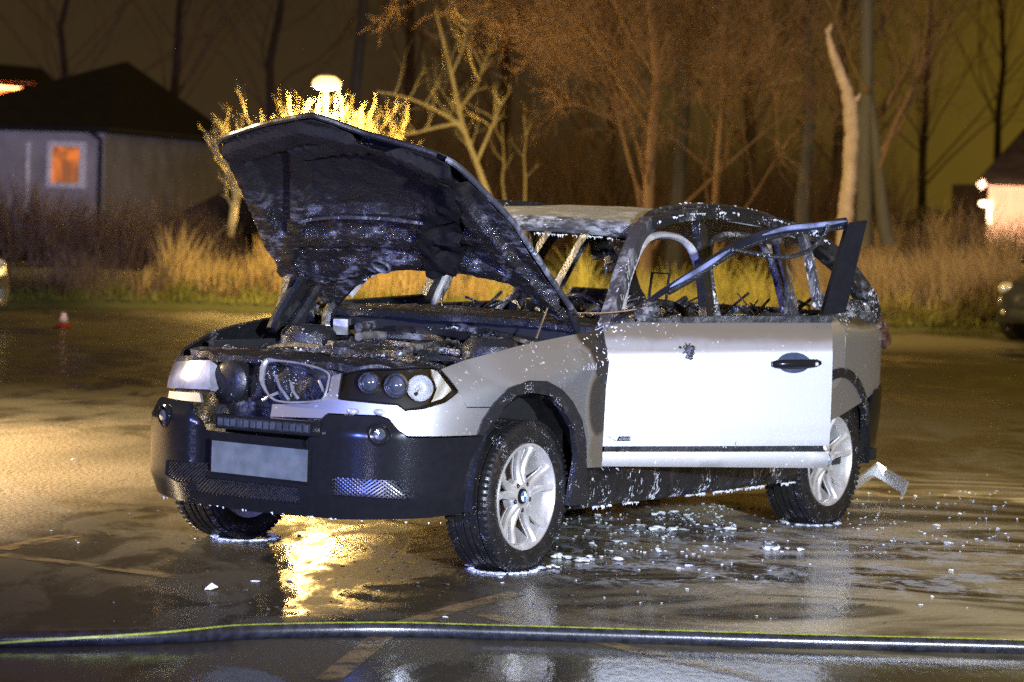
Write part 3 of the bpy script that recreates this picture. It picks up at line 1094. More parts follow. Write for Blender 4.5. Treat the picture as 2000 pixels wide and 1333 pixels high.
mb = MB()
panel(mb, hood_o, hood_out, .004, .04)
hood = mb.build('hood', M['char'], car)
hi_, nt, p = bsdf_mat('burnt hood underside')
v = objco(nt)
sp_ = new(nt, 'ShaderNodeSeparateXYZ')
L(nt, v, sp_.inputs[0])
big = noise(nt, v, 4.5, 5, .6, .6)
vs_ = objco(nt, (1, .5, 1))
mid = noise(nt, vs_, 26, 9, .72, .2)
fine = noise(nt, vs_, 70, 6, .7, .2)
low = ramp(nt, mathn(nt, 'ADD', sp_.outputs['Z'], mathn(nt, 'MULTIPLY', big, .35)), 1.88, 1.62)       # flaked paint and foam in the lower two thirds
flake = mathn(nt, 'MULTIPLY', ramp(nt, mathn(nt, 'ADD', mathn(nt, 'MULTIPLY', mid, .6), mathn(nt, 'MULTIPLY', big, .5)), .56, .66), low)
spots = mathn(nt, 'MULTIPLY', ramp(nt, mathn(nt, 'ADD', fine, mathn(nt, 'MULTIPLY', mid, .3)), .80, .85), low)
c = mixc(nt, big, (0.006, 0.0055, 0.0055), (0.020, 0.017, 0.016))
c = mixc(nt, mathn(nt, 'MULTIPLY', flake, .85), c, (0.20, 0.195, 0.225))
c = mixc(nt, spots, c, (0.72, 0.72, 0.76))
L(nt, c, p.inputs['Base Color'])
c = mixc(nt, ramp(nt, noise(nt, v, 7, 6, .7), .55, .72, 0, .5), c, (0.055, 0.032, 0.02))
L(nt, c, p.inputs['Base Color'])
wet_ = mathn(nt, 'MULTIPLY', low, ramp(nt, mid, .36, .52))
L(nt, mixf(nt, wet_, .75, .13), p.inputs['Roughness'])
L(nt, mixf(nt, wet_, .12, .8), p.inputs['Specular IOR Level'])
p.inputs['Coat Weight'].default_value = .0
p.inputs['Coat Roughness'].default_value = .15
bump(nt, p, mathn(nt, 'ADD', mathn(nt, 'MULTIPLY', mid, .8), mathn(nt, 'ADD', mathn(nt, 'MULTIPLY', fine, .4), mathn(nt, 'MULTIPLY', spots, .3))), .8, .02)
M['hood_in'] = hi_
inner_o = []
cen = ho2.mean(0)
for q in hood_o:
    d_ = cen - np.array(q)
    inner_o.append(tuple(np.array(q) + d_ / np.linalg.norm(d_) * .012))
mb = MB()
panel(mb, inner_o, hood_in, .004, .018)
hin = mb.build('hood_inner_frame', hi_, hood)
mb = MB()
q = [np.array(hood_in(*hxy(x, y))) - HN * .012 for x, y in ((588, 425), (650, 420), (740, 424), (830, 431))]
mb.tube(smoothp(q, 6), .008, 6)
mb.build('hood_stiffener', M['pillar'], hood)
mb = MB()
c_ = np.array(hood_in(*hxy(745, 518))) - HN * .006
rg_ = [c_ + .045 * (math.cos(t) * np.array([0, 1, 0]) + math.sin(t) * HE) for t in np.linspace(0, 2 * math.pi, 19)]
mb.tube(rg_, .008, 6)
mb.build('hood_ring', M['pillar'], hood)
mb = MB()
ins = [hxy(*p_) for p_ in ((822, 340), (850, 330), (884, 348), (906, 400), (898, 440), (905, 490), (892, 540), (862, 534), (838, 541), (830, 500), (818, 470), (836, 420))]
panel(mb, ins, lambda y, s: np.array(hood_in(y, s)) - HN * (.022 + .012 * mnoise.noise((y * 14, s * 14, 9))), .006, .02)
mb.build('burnt_insulation', M['soot'], hood)
# bare silver edge along the left side of the hood, and a black flange round the rest
eo = [hxy(*q) for q in [(868, 319), (880, 325), (905, 345), (950, 390), (1000, 440), (1030, 485), (1060, 530), (1100, 590), (1122, 622)]]
mb = MB()
mb.tube(smoothp([np.array(hood_out(a, b)) - HN * .012 for a, b in eo], 4), .014, 8, flat=1.0)
mb.build('hood_edge', M['pillar'], hood)
e2 = [hxy(*q) for q in hood_px[18:] + hood_px[:11]]
mb = MB()
mb.tube(smoothp([np.array(hood_out(a, b)) - HN * .014 for a, b in e2], 3), .013, 7)
mb.build('hood_flange', M['liner'], hood)
e3 = [hxy(*q) for q in [(690, 566), (715, 552), (740, 543), (780, 540), (830, 541), (890, 546), (960, 555), (1000, 563), (1040, 578)]]
mb = MB()
mb.tube(smoothp([np.array(hood_out(a, b)) - HN * .03 for a, b in e3], 4), .008, 6)
mb.build('hood_rear_lip', M['char_ash'], hood)
# hinge arms: a wide bent plate on the far side, a thin one on the near side
mb = MB()
a0, a1, a2, a3 = oy(556, 540, -.72), oy(618, 545, -.72), oy(575, 652, -.72), oy(526, 645, -.72)
mb.add([a0, a1, a2, a3] + [q + np.array([0, .035, 0]) for q in (a0, a1, a2, a3)], [(0, 1, 2, 3), (7, 6, 5, 4), (0, 4, 5, 1), (1, 5, 6, 2), (2, 6, 7, 3), (3, 7, 4, 0)])
mb.tube([oy(588, 546, -.67), oy(545, 610, -.67), oy(530, 645, -.67)], .028, 8)
mb.tube([oy(622, 560, -.66), oy(590, 610, -.66), oy(560, 655, -.66)], .03, 8)
mb.build('hood_hinge', M['liner'], hood)
MB().tube([oy(584, 548, -.63), oy(548, 606, -.63), oy(532, 642, -.63)], .012, 8).build('gas_strut', M['frame_blue'], hood)
MB().tube([oy(650, 596, -.68), oy(640, 615, -.68), oy(638, 645, -.68)], .03, 8).build('hood_hinge', M['liner'], hood)
MB().tube([oy(1112, 605, .72), oy(1125, 640, .72), oy(1135, 655, .72)], .022, 8).build('hood_hinge', M['char_foam'], hood)
MB().tube([oy(1069, 602, .66), oy(1047, 662, .66)], .005, 6).build('prop_rod', M['wire'], car)

# ---- cabin structure
def pil(name, pts, w, d, mat, parent=None, ref=(0, 1, 0)):
    mb = MB()
    sq = name in ('middle_pillar', 'rear_pillar', 'quarter_post', 'tail_pillar', 'roof_side', 'front_pillar')
    q = smoothp(pts, 5)
    mb.tube(q, [w * (1.12 if sq else 1) * (1 + .10 * mnoise.noise((i * .6, w * 90, 0))) for i in range(len(q))], 4 if sq else 8, True, d, ref)
    if sq:                                   # flange along the pillar's edge
        mb.tube([p_ + np.array([-w * .9, 0, w * .1]) for p_ in q], [.010 * (1 + .4 * mnoise.noise((i * .8, 4, 0))) for i in range(len(q))], 5, True, .5, ref)
    return mb.build(name, mat, parent or car)


roof_pts_l = [(-1.25, .66, 1.53), (-1.6, .645, 1.575), (-2.0, .635, 1.585), (-2.5, .63, 1.55), (-2.95, .62, 1.475), (-3.1, .62, 1.43)]


def roofz(x, y):
    e = np.interp(-x, [1.2, 1.6, 2.0, 2.5, 2.95, 3.2], [1.525, 1.575, 1.585, 1.55, 1.475, 1.41])
    return e - .012 + .030 * (1 - (y / .64) ** 2) + .006 * mnoise.noise((x * 5, y * 5, 0))


mb = MB()
panel(mb, [(-1.17, 0), (-1.21, -.4), (-1.27, -.64), (-3.08, -.6), (-3.15, 0), (-3.08, .6), (-1.27, .64), (-1.21, .4)], lambda x, y: (x, y, roofz(x, y)), .02, .06)
roof = mb.build('roof', M['roof'], car)
mb = MB()
hd = [(-1.28, .64, 1.488), (-1.22, .4, 1.505), (-1.18, 0, 1.512), (-1.22, -.4, 1.505), (-1.28, -.64, 1.488)]
mb.tube(smoothp(hd, 6), .034, 8, True, 1.2)
mb.build('windscreen_header', charred('wet burnt header', (0.05, 0.05, 0.06), (0.32, 0.33, 0.38), 1.0, .7, (.2, .45), 1.6, .3, (1, .35, 1)), roof)
for sg in (1, -1):
    f_ = lambda pts: [(x, y * sg, z) for x, y, z in pts]
    pil('roof_side', f_(roof_pts_l), .035, 1.4, M['char_foam'])
    if sg > 0: pil('roof_rail', f_([(-1.30, .60, 1.53), (-1.42, .60, 1.585), (-1.7, .60, 1.618), (-2.1, .60, 1.616), (-2.5, .60, 1.582), (-2.66, .60, 1.535)]), .017, 1.1, M['char_foam'])
    pil('front_pillar', f_([(-.62, .845, 1.02), (-.75, .80, 1.12), (-.95, .735, 1.31), (-1.15, .68, 1.47), (-1.28, .655, 1.535)]), .042, .9, M['pillar'])
    pil('middle_pillar', f_([(-1.50, .83, .95), (-1.56, .83, 1.10), (-1.64, .75, 1.32), (-1.73, .67, 1.53)]), .05, .55, M['char'], ref=(0, 1, 0))
    pil('rear_pillar', f_([(-2.36, .83, 1.0), (-2.40, .83, 1.12), (-2.44, .74, 1.33), (-2.52, .65, 1.52)]), .045, .55, M['pillar'])
    pil('tail_pillar', f_([(-3.45, .74, 1.05), (-3.36, .745, 1.16), (-3.2, .68, 1.33), (-3.06, .60, 1.44)]), .06, .8, M['char_foam'])
    # window seal flange of the front door opening, bare grey steel
    pil('door_seal_frame', f_([(-.85, .79, 1.12), (-.98, .735, 1.27), (-1.15, .70, 1.425), (-1.30, .685, 1.475), (-1.48, .69, 1.47), (-1.60, .70, 1.42), (-1.64, .74, 1.30), (-1.60, .80, 1.12), (-1.57, .83, .95)]), .018, 1.3, M['grey_frame'])
    # rear door window frame
    pil('rear_window_frame', f_([(-1.66, .83, 1.09), (-1.72, .74, 1.32), (-1.82, .695, 1.46), (-2.05, .69, 1.485), (-2.28, .69, 1.46), (-2.36, .74, 1.32), (-2.34, .83, 1.09)]), .016, 1.3, M['char_ash'])
    pil('quarter_post', f_([(-2.72, .81, 1.12), (-2.78, .72, 1.34), (-2.82, .64, 1.5)]), .026, 1.0, M['pillar'])
    # sill
    mb = MB()
    for k in range(1):
        sec = [(.80, .24), (.875, .25), (.905, .30), (.91, .40), (.88, .44), (.80, .45)]
        vs, fs_ = [], []
        xs_ = np.linspace(-.42, -2.40, 30)
        for x in xs_:
            for (y, z) in sec: vs.append((x, sg * (y + .004 * mnoise.noise((x * 8, z * 20, 1))), z))
        ns = len(sec)
        for i in range(len(xs_) - 1):
            for j in range(ns):
                q = (i * ns + j, i * ns + (j + 1) % ns, (i + 1) * ns + (j + 1) % ns, (i + 1) * ns + j)
                fs_.append(q if sg > 0 else q[::-1])
        fs_ += [tuple(range(ns)), tuple(range((len(xs_) - 1) * ns, len(xs_) * ns))[::-1]]
        mb.add(vs, fs_)
    mb.build('sill', M['plastic_foam'], car)

# rear door (closed), quarter panel, far side panels
ZT = lambda x: float(topz(x))
sE = us(1649, 700)[0]
print('rear door edge', sE, us(1649, 730), us(1631, 758))
rear_door = [(sx(-1.58), .45), (sx(-2.15), .45), (sx(-2.36), .62), us(1631, 757), us(1649, 732), (sE, .95), (sE - .005, 1.085), (sx(-1.58), 1.07)]
spanel('rear_door', rear_door, paint_mat('rear door paint', [(-2.1, 1.09, .95, .07, 1.0)], base=(.68, .69, .70)), .001)  # same silver, paler base than the quarter: bright lighting put into colour
spanel('rear_door', mir(rear_door), M['char'])
spanel('front_door', mir([(sx(-.60), .45), (sx(-1.55), .45), (sx(-1.55), 1.12), (sx(-.60), 1.09)]), M['char'])
arc_r = [(-2.795 + .44 * math.cos(t), .37 + .44 * math.sin(t)) for t in np.linspace(math.pi * .82, .02 * math.pi, 14)]
quarter = [(sE + .01, ZT(-2.7)), (sE + .01, us(1649, 732)[1] - .005)] + [(sx(x), z) for x, z in [(-2.795 - .44 * math.cos(t), .37 + .44 * math.sin(t)) for t in np.linspace(math.pi * .52, math.pi * .93, 12)]] + [(sx(-3.28), .66), (sx(-3.45), .70), (5.05, .70), (4.95, .9), (4.86, 1.05), (4.80, 1.13)]
spanel('quarter_panel', quarter, M['paint_quarter'])
spanel('quarter_panel', mir(quarter), M['char'])
print('s at rear', sx(-3.28), sx(-3.5), PS[-1])
rbp = [(sx(-3.20), .30), (sx(-3.23), .62), (sx(-3.30), .68), (5.05, .70), (PS[-1], .70), (PS[-1], .32), (5.0, .30)]
spanel('rear_bumper', rbp, M['plastic'], .012, .02, .04)
spanel('rear_bumper', mir(rbp), M['plastic'], .012, .02, .04)
MB().box((-3.60, 0, .86), (.05, 1.3, .42)).build('tailgate', M['char'], car)
mb = MB()
qq = us(1703, 660)
for k in range(9):
    c_ = Vector(shell(4.92 + .1 * R.random(), .93 + .022 * k, .01))
    mb.blob(c_, .035, 7, 5, (1, 1, 1.4), .4)
mb.tube([shell(4.95, 1.12, .01), shell(4.98, 1.0, .03), shell(4.98, .88, .02)], [.02, .03, .008], 6)
mb.build('tail_lamp', M['rust'], car)
# foam ruffles along the quarter's shoulder
mb = MB()
for k in range(60):
    t = k / 59
    s_ = 4.25 + .62 * t
    mb.blob(shell(s_, 1.13 - .06 * t + R.uniform(-.03, .04), .0), R.uniform(.012, .035), 7, 5, (1, 1, 1), .45)
mb.build('shoulder_debris', M['char_ash'], car)

# inner tub: floor, wheel houses, dashboard, seats
mb = MB()
mb.box((-1.9, 0, .33), (3.0, 1.66, .06))
mb.box((-3.0, 0, .72), (1.1, 1.3, .05))
mb.build('floor_pan', M['black'], car, False)
for x in (0, -2.795):
    for sg in (1, -1):
        mb = MB()
        vs, fs_ = [], []
        N_ = 22
        for j, yy_ in enumerate((.885, .52)):
            for i in range(N_):
                t = math.pi * (-.05 + 1.1 * i / (N_ - 1))
                vs.append((x + .425 * math.cos(t), sg * yy_, .36 + .425 * math.sin(t)))
        for i in range(N_ - 1): fs_.append((i, i + 1, N_ + i + 1, N_ + i))
        fs_.append(tuple(range(N_, 2 * N_)))
        mb.add(vs, fs_)
        mb.build('wheel_house', M['liner'], car)
mb = MB()
panel(mb, [(-.74, -.80), (-.74, -1.10), (.74, -1.10), (.74, -.80)], lambda y, x: (x, y, 1.06 + .03 * mnoise.noise((x * 12, y * 12, 4))), -.25, .05)
mb.build('dashboard', M['char'], car)
mb = MB()
st = Matrix.Rotation(rad(-62), 3, 'Y')
ring_ = [Vector((-1.22, .36, 1.02)) + st @ Vector((.18 * math.cos(t), .18 * math.sin(t), 0)) for t in np.linspace(0, 2 * math.pi, 25)]
mb.tube(ring_, .012, 7)
mb.tube([(-1.22, .36, 1.02), (-1.0, .36, .92)], .03, 7)
mb.build('steering_wheel', M['char'], car)
rs_ = random.Random(5)
for (x, y) in ((-1.75, .37), (-1.75, -.37), (-2.6, .40), (-2.6, -.40)):
    mb = MB()
    mb.box((x + .28, y, .62), (.5, .46, .12))
    hh = .42 if x > -2 else .34
    mb.tube(smoothp([(x, y - .2, .66), (x - .06, y - .21, .66 + hh * .8), (x - .10, y - .12, .70 + hh), (x - .10, y + .12, .70 + hh), (x - .06, y + .21, .66 + hh * .8), (x, y + .2, .66)], 4), .018, 7)
    for k in range(4):
        z = .74 + hh * k / 4.5
        mb.tube([(x - .02 - .015 * k, y - .2, z), (x - .04 - .015 * k, y, z + .01), (x - .02 - .015 * k, y + .2, z)], .007, 5)
    if x > -2:
        mb.tube([(x - .10, y - .05, .70 + hh), (x - .13, y - .05, .86 + hh), (x - .13, y + .05, .86 + hh), (x - .10, y + .05, .70 + hh)], .008, 5)
    mb.build('seat', M['char'], car)
clutter(MB(), -3.3, -.95, -.7, .75, lambda x, y: 1.02 + .0 * x, 150, rs_, (.03, .12), .5).build('cabin_debris', M['char'], car)
mb = MB()
for k in range(40):
    x, y = rs_.uniform(-3.2, -1.0), rs_.uniform(-.6, .7)
    mb.tube([(x, y, .9), (x + rs_.uniform(-.1, .1), y + rs_.uniform(-.1, .1), 1.05), (x + rs_.uniform(-.2, .2), y + rs_.uniform(-.1, .1), 1.08 + rs_.uniform(0, .10))], rs_.uniform(.003, .010), 5)
mb.build('burnt_wire', M['char'], car)
# hanging remains under the roof
for (px, py, ln) in ((1178, 455, 60), (1190, 470, 75), (1165, 460, 30), (1510, 470, 40)):
    a_ = oy(px, py, -.1)
    mb = MB()
    mb.box(a_ - np.array([0, 0, .06]), (.05, .06, .12), Matrix.Rotation(.4, 3, 'X'), .6)
    mb.tube([a_, a_ - np.array([0, .02, ln / 430])], .010, 6)
    mb.build('hanging_debris', M['char'], roof)
a_ = oy(1190, 520, -.1)
MB().lathe([(.03, -.01), (.034, 0), (.03, .01), (.012, .012)], 16, 'X', tuple(a_)).build('mirror_ring', M['char'], roof)

rd = random.Random(3)
drips([(x + .03, y, z - .045) for x, y, z in hd], 150, .016, rd, .0035).build('foam_drips', M['foam'], roof)
drips([(-.42, .905, .255), (-1.2, .905, .252), (-2.38, .905, .25)], 240, .016, rd, .0045).build('foam_drips', M['foam'], car)
drips([(x, y + .05, z + .01) for x, y, z in roof_pts_l], 110, .015, rd, .004).build('foam_drips', M['foam'], roof)
drips([(-1.42, .605, 1.60), (-1.7, .605, 1.635), (-2.1, .605, 1.633), (-2.5, .605, 1.597), (-2.66, .605, 1.545)], 60, .010, rd, .0035).build('foam_drips', M['foam'], roof)
drips([shell(a, .25, .015) for a in np.linspace(-.75, .95, 14)], 40, .012, rd, .0035).build('foam_drips', M['foam'], bumper)
drips([np.array(hood_out(a, b)) - HN * .035 for a, b in e3], 70, .012, rd, .0032).build('foam_drips', M['foam'], hood)

# wheel-arch trims
ARCH_I = [(1111, 989), (1128, 890), (1122, 839), (1101, 800), (1074, 773), (1035, 767), (1008, 773), (984, 797), (951, 850)]
at_o = USL(ARCH_O + [(943.5, 821), (933, 850)], .01)
at_i = USL(ARCH_I, .01)
arch = [(a, b) for a, b in at_o] + at_i[::-1] + [us(1146, 985, .01)]
spanel('arch_trim', arch, M['arch'], .012, .03, .03)
spanel('arch_trim', mir(arch), M['plastic'], .012, .03, .03)
ra_o = [(-2.795 - .455 * math.cos(t), .36 + .455 * math.sin(t)) for t in np.linspace(-.02 * math.pi, .97 * math.pi, 22)]
ra_i = [(-2.795 - .405 * math.cos(t), .36 + .405 * math.sin(t)) for t in np.linspace(-.02 * math.pi, .97 * math.pi, 22)]
rar = [(sx(x), z) for x, z in ra_o] + [(sx(x), z) for x, z in ra_i][::-1]
spanel('arch_trim', rar, M['arch'], .012, .03, .03)
spanel('arch_trim', mir(rar), M['plastic'], .012, .03, .03)

# ---- open front door
DA = rad(35.82)
DH = np.array([-.56, .92, .44])
DE = np.array([-math.cos(DA), math.sin(DA), 0])
DN = np.array([math.sin(DA), math.cos(DA), 0])


def dez(px, py):
    p_ = onp(px, py, DN, DN @ DH)
    return (float((p_ - DH) @ DE), float(p_[2]))


def dpt(e, z, off=0.0):
    tz = 1.10 + .03 * e
    k = off - gin(tz - z) * 1.0 if z < tz else off - .095 - (z - tz) * .0
    p_ = DH + DE * e + DN * k
    return np.array([p_[0], p_[1], z])


def dplane(e, z, off=0.0):
    p_ = DH + DE * e + DN * off
    return np.array([p_[0], p_[1], z])


# is (e,z) right handed about DN?
dflip = 1.0 if np.cross(DE, [0, 0, 1]) @ DN > 0 else -1.0
skin = [(-.014, .528), (.55, .531), (1.119, .535), (1.118, .75), (1.116, .98), (1.145, 1.10), (1.15, 1.115), (.6, 1.10), (.10, 1.085), (-.004, 1.06), (-.006, .95)]
mb = MB()
panel(mb, skin, lambda e, z: dpt(e, z), .010 * dflip, .017)
door = mb.build('front_door', M['paint_door'], car)
door['label'] = 'open silver front door scorched along its top edge'
mb = MB()
panel(mb, [(-.016, .437), (.55, .434), (1.115, .430), (1.118, .507), (-.014, .503)], lambda e, z: dplane(e, z, .004 - 6 * (z - .475) ** 2), .012 * dflip, .03)
mb.build('door_cladding', M['paint'], door)
mb = MB()
panel(mb, [(.0, .45), (1.10, .445), (1.10, 1.09), (.03, 1.05)], lambda e, z: dpt(e, z, -.02), .09 * dflip, .06)
mb.build('door_inner', M['liner'], door)
mb = MB()
panel(mb, [(.02, 1.07), (.6, 1.095), (1.14, 1.105), (1.16, 1.135), (.6, 1.125), (.06, 1.10)], lambda e, z: dpt(e, 1.07 + .0 * z, -.012) + np.array([0, 0, z - 1.07]), .05 * dflip, .03)
mb.build('belt_trim', M['liner'], door)
fr = [(.05, 1.09), (.179, 1.157), (.314, 1.246), (.462, 1.331), (.611, 1.428), (.762, 1.495), (.89, 1.53), (1.046, 1.55), (1.2, 1.575)]
mb = MB()
mb.tube(smoothp([dplane(e, z, -.09) for e, z in fr], 5), [(.008 + .015 * min(1, i / 20)) for i in range((len(fr) - 1) * 5 + 1)], 8, True, 1.0, tuple(DN))
wf_ = mb.build('window_frame', M['frame_blue'], door)
mb = MB()
mb.tube(smoothp([dplane(e, z - .022, -.085) for e, z in fr[2:]], 5), .012, 6)
mb.build('window_seal', M['char'], wf_)
M['frame_glint'] = simple('painted blue glint', (0.20, 0.23, 0.36), .2, .4, .5, 12, .05)  # blue highlight of the frame, put in as a tinted strip
for a_, b_ in ((5, 8), (2, 4)):
    mb = MB()
    q = smoothp([dplane(e, z + .006, -.070) for e, z in fr[a_:b_ + 1]], 5)
    mb.tube(q, [.010 * (1 - abs(2 * i / (len(q) - 1) - 1) ** 3) + .002 for i in range(len(q))], 6, True, .6, tuple(DN))
    mb.build('frame_glint', M['frame_glint'], wf_)
bt = [dez(*q) for q in ((1663, 437), (1700, 431), (1657, 612), (1612, 617))]
mb = MB()
panel(mb, bt, lambda e, z: dplane(e, z, -.03 - .06 * 0), .035 * dflip, .05)
mb.build('pillar_trim', M['plastic'], door)
dr = [dez(*q) for q in ((1440, 488), (1490, 497), (1545, 503), (1590, 490), (1618, 462), (1628, 440))]
MB().tube(smoothp([dplane(e, z, -.05) for e, z in dr], 5), .011, 7).build('hanging_seal', M['char'], door)
dr = [dez(*q) for q in ((1135, 613), (1200, 612), (1262, 604), (1283, 600))]
MB().tube(smoothp([dplane(e, z, -.05) for e, z in dr], 5), .003, 5).build('loose_wire', M['wire'], door)
# door handle: flat disc darkened as a shaded cup, bar, lock
hc = dez(1550, 709)
mb = MB()
cup_shade = [(hc[0] + .085 * math.cos(t), hc[1] + .048 * math.sin(t)) for t in np.linspace(0, 2 * math.pi, 28)[:-1]]
panel(mb, cup_shade, lambda e, z: dpt(e, z, .0025), .004 * dflip, .02)
M['cup_shade'] = simple('painted recess shade', (0.10, 0.13, 0.2), .25, .6, .3, 10)
hshade = mb.build('handle_shade_disc', M['cup_shade'], door)
a_, b_ = dez(1506, 711), dez(1600, 709)
hb = [dpt(a_[0] + (b_[0] - a_[0]) * t, a_[1] + (b_[1] - a_[1]) * t, .012 + .022 * math.sin(math.pi * min(1, max(0, t)))) for t in np.linspace(0, 1, 12)]
mb = MB()
mb.tube(hb, [.012, .019, .021, .021, .021, .021, .021, .021, .021, .02, .019, .010], 10)
mb.build('door_handle', M['plastic'], door)
lk = dez(1586, 710)
mb = MB()
c_ = dpt(*lk, .052)
mb.blob(c_, .010, 10, 6)
mb.build('door_lock', M['chrome'], door)
# badge low on the door: a raised X and a small word plate
ba = dez(1185, 857)
mb = MB()
for sg in (1, -1):
    mb.tube([dpt(.010, .563 + sg * .011, .003), dpt(.052, .563 - sg * .011, .003)], .0028, 5)
mb.build('badge_cross', M['chrome'], door)
MB().add([dpt(e, z, .0035) for e, z in ((.052, .553), (.118, .553), (.118, .574), (.062, .574))], [(0, 1, 2, 3)]).build('badge_plate', M['plastic'], door)


def text_on(txt, size, origin, ex, ez, mat, parent, name, depth=.001):
    cu = bpy.data.curves.new(name, 'FONT')
    cu.body = txt
    cu.size = size
    cu.extrude = depth
    ob = bpy.data.objects.new(name, cu)
    COL.objects.link(ob)
    dg = bpy.context.evaluated_depsgraph_get()
    me = bpy.data.meshes.new_from_object(ob.evaluated_get(dg))
    bpy.data.objects.remove(ob)
    o = bpy.data.objects.new(name, me)
    COL.objects.link(o)
    ex, ez = Vector(ex).normalized(), Vector(ez).normalized()
    n_ = ex.cross(ez).normalized()
    o.matrix_local = Matrix(((ex[0], ez[0], n_[0], origin[0]), (ex[1], ez[1], n_[1], origin[1]), (ex[2], ez[2], n_[2], origin[2]), (0, 0, 0, 1)))
    me.materials.clear()
    me.materials.append(mat)
    if parent: o.parent = parent
    return o


text_on('xDRIVE', .018, dpt(.060, .557, .006), DE, (0, 0, 1), M['chrome'], door, 'badge_lettering')
fo = us(1137, 724, .002)
fA, fB = shell(fo[0], fo[1], .004), shell(fo[0] + .1, fo[1], .004)
text_on('x 3.0d', .045, fA, fB - fA, (0, 0, 1), M['chrome'], ff, 'badge_lettering')
# melted mirror remains on the door crease
mb = MB()
mc = dez(1345, 684)
for k in range(16):
    mb.blob(dpt(mc[0] + R.gauss(0, .015), mc[1] + R.gauss(-.005, .016), .010), R.uniform(.006, .013), 6, 5, (1, 1, 1), .5)
for k in range(9):
    a_ = R.uniform(0, 6.28)
    mb.tube([dpt(mc[0], mc[1], .015), dpt(mc[0] + .034 * math.cos(a_), mc[1] + .034 * math.sin(a_), .014)], [.004, .0015], 5)
mb.build('melted_mirror', M['char_foam'], door)
mb = MB()
mc = dez(1277, 612)
for k in range(10):
    mb.blob(dplane(mc[0] + R.gauss(0, .03), mc[1] + R.gauss(.01, .02), -.07), R.uniform(.012, .03), 6, 5, (1, 1, 1), .5)
mb.build('melted_trim', M['char_ash'], door)
mb = MB()
mb.lathe([(.02, -.01), (.02, .03), (.012, .035), (.001, .036)], 14, 'Y', tuple(shell(sx(-2.30), .93, 0)))
mb.build('door_latch', M['plastic'], door)

# ---- wheels
def wheel_parts(parent):
    mb = MB()
    prof = [(.232, .085), (.236, .098), (.262, .112), (.292, .116), (.316, .108), (.331, .094), (.334, .088), (.334, .066), (.326, .064), (.326, .058), (.335, .056), (.335, .022), (.327, .020), (.327, .012), (.336, .010),
            (.336, -.010), (.327, -.012), (.327, -.020), (.335, -.022), (.335, -.056), (.326, -.058), (.326, -.064), (.334, -.066), (.334, -.088), (.316, -.108), (.29, -.116), (.24, -.1), (.232, -.09)]
    mb.lathe(prof, 72, 'Y')
    for k in range(72):                       # shoulder tread blocks
        t = 2 * math.pi * k / 72
        for sg in (1, -1):
            q = Matrix.Rotation(-t, 3, 'Y')
            mb.box(q @ Vector((.329, sg * .088, 0)), (.014, .038, .014), q)
    ty = mb.build('tyre', M['rubber'], parent)
    mb = MB()
    mb.lathe([(.236, .100), (.234, .106), (.226, .106), (.219, .098), (.212, .085), (.203, .05), (.195, .0), (.19, -.08), (.235, -.095), (.236, -.1)], 64, 'Y')
    for c5 in range(5):
        base_a = rad(88) + c5 * 2 * math.pi / 5
        for sg in (1, -1):
            pts, ws = [], []
            for t in np.linspace(0, 1, 9):
                r_ = .055 + (.220 - .055) * t
                a_ = base_a + sg * (rad(9) + rad(3.5) * t ** 1.2)
                dep = .070 - .014 * math.sin(math.pi * min(1, t * 1.1)) + .018 * t
                pts.append((r_ * math.cos(a_), dep, r_ * math.sin(a_)))
                ws.append(.024 - .008 * min(1, t * 1.6) + .006 * max(0, t - .75) * 4)
            mb.tube(pts, ws, 8, True, .9, (0, 1, 0))
            # webs to the rear of the spoke
            mb.tube([(p_[0], p_[1] - .02, p_[2]) for p_ in pts], [w_ * .7 for w_ in ws], 6, True, 1.0, (0, 1, 0))
    mb.lathe([(.080, .03), (.080, .066), (.070, .078), (.052, .084), (.040, .082), (.036, .074), (.034, .074)], 40, 'Y')
    rim = mb.build('rim', M['rim'], parent)
    for c5 in range(5):
        mb = MB()
        a_ = rad(88 + 36) + c5 * 2 * math.pi / 5
        mb.lathe([(.011, .06), (.011, .083), (.006, .085), (.001, .080)], 10, 'Y', (.060 * math.cos(a_), 0, .060 * math.sin(a_)))
        mb.build('lug_bolt', M['black'], parent)
    mb = MB()
    mb.lathe([(.19, -.03), (.05, -.01), (.001, 0)], 36, 'Y')
    mb.build('brake_disc', M['rust'], parent)
    mb = MB().lathe([(.034, .07), (.034, .084), (.030, .087), (.001, .0875)], 32, 'Y')
    hub = mb.build('hub_cap', M['plastic'], parent)
    for q, mt in ((0, 'blue'), (1, 'white'), (2, 'blue'), (3, 'white')):
        vs = [(0, .0885, 0)]
        for t in np.linspace(0, math.pi / 2, 9):
            a_ = t + q * math.pi / 2 + (0.12)
            vs.append((.021 * math.cos(a_), .0885, .021 * math.sin(a_)))
        mb = MB().add(vs, [(0, i + 1, i) for i in range(1, 9)])
        o = mb.build('roundel', M[mt], parent, False)
    mb = MB().lathe([(.0215, .0888), (.024, .0890), (.024, .0884)], 28, 'Y')
    mb.build('roundel_ring', M['chrome'], parent)


def wheel(x, y, side, steer=0.0):
    w = empty('wheel', (x, y, .333), parent=car)
    w.rotation_euler = (0, 0, steer if side > 0 else math.pi + steer)
    return w


w0 = wheel(0, .772, 1, rad(1.5))
wheel_parts(w0)
for args in ((-2.795, .775, 1, 0), (0, -.772, -1, rad(-1.5)), (-2.795, -.775, -1, 0)):
    w = wheel(*args)
    for ch in list(w0.children):
        c_ = ch.copy()
        COL.objects.link(c_)
        c_.parent = w
MB().tube([(0, -.7, .33), (0, .7, .33)], .04, 8).build('front_axle', M['black'], car)
MB().tube([(-2.795, -.7, .33), (-2.795, .7, .33)], .05, 8).build('rear_axle', M['black'], car)

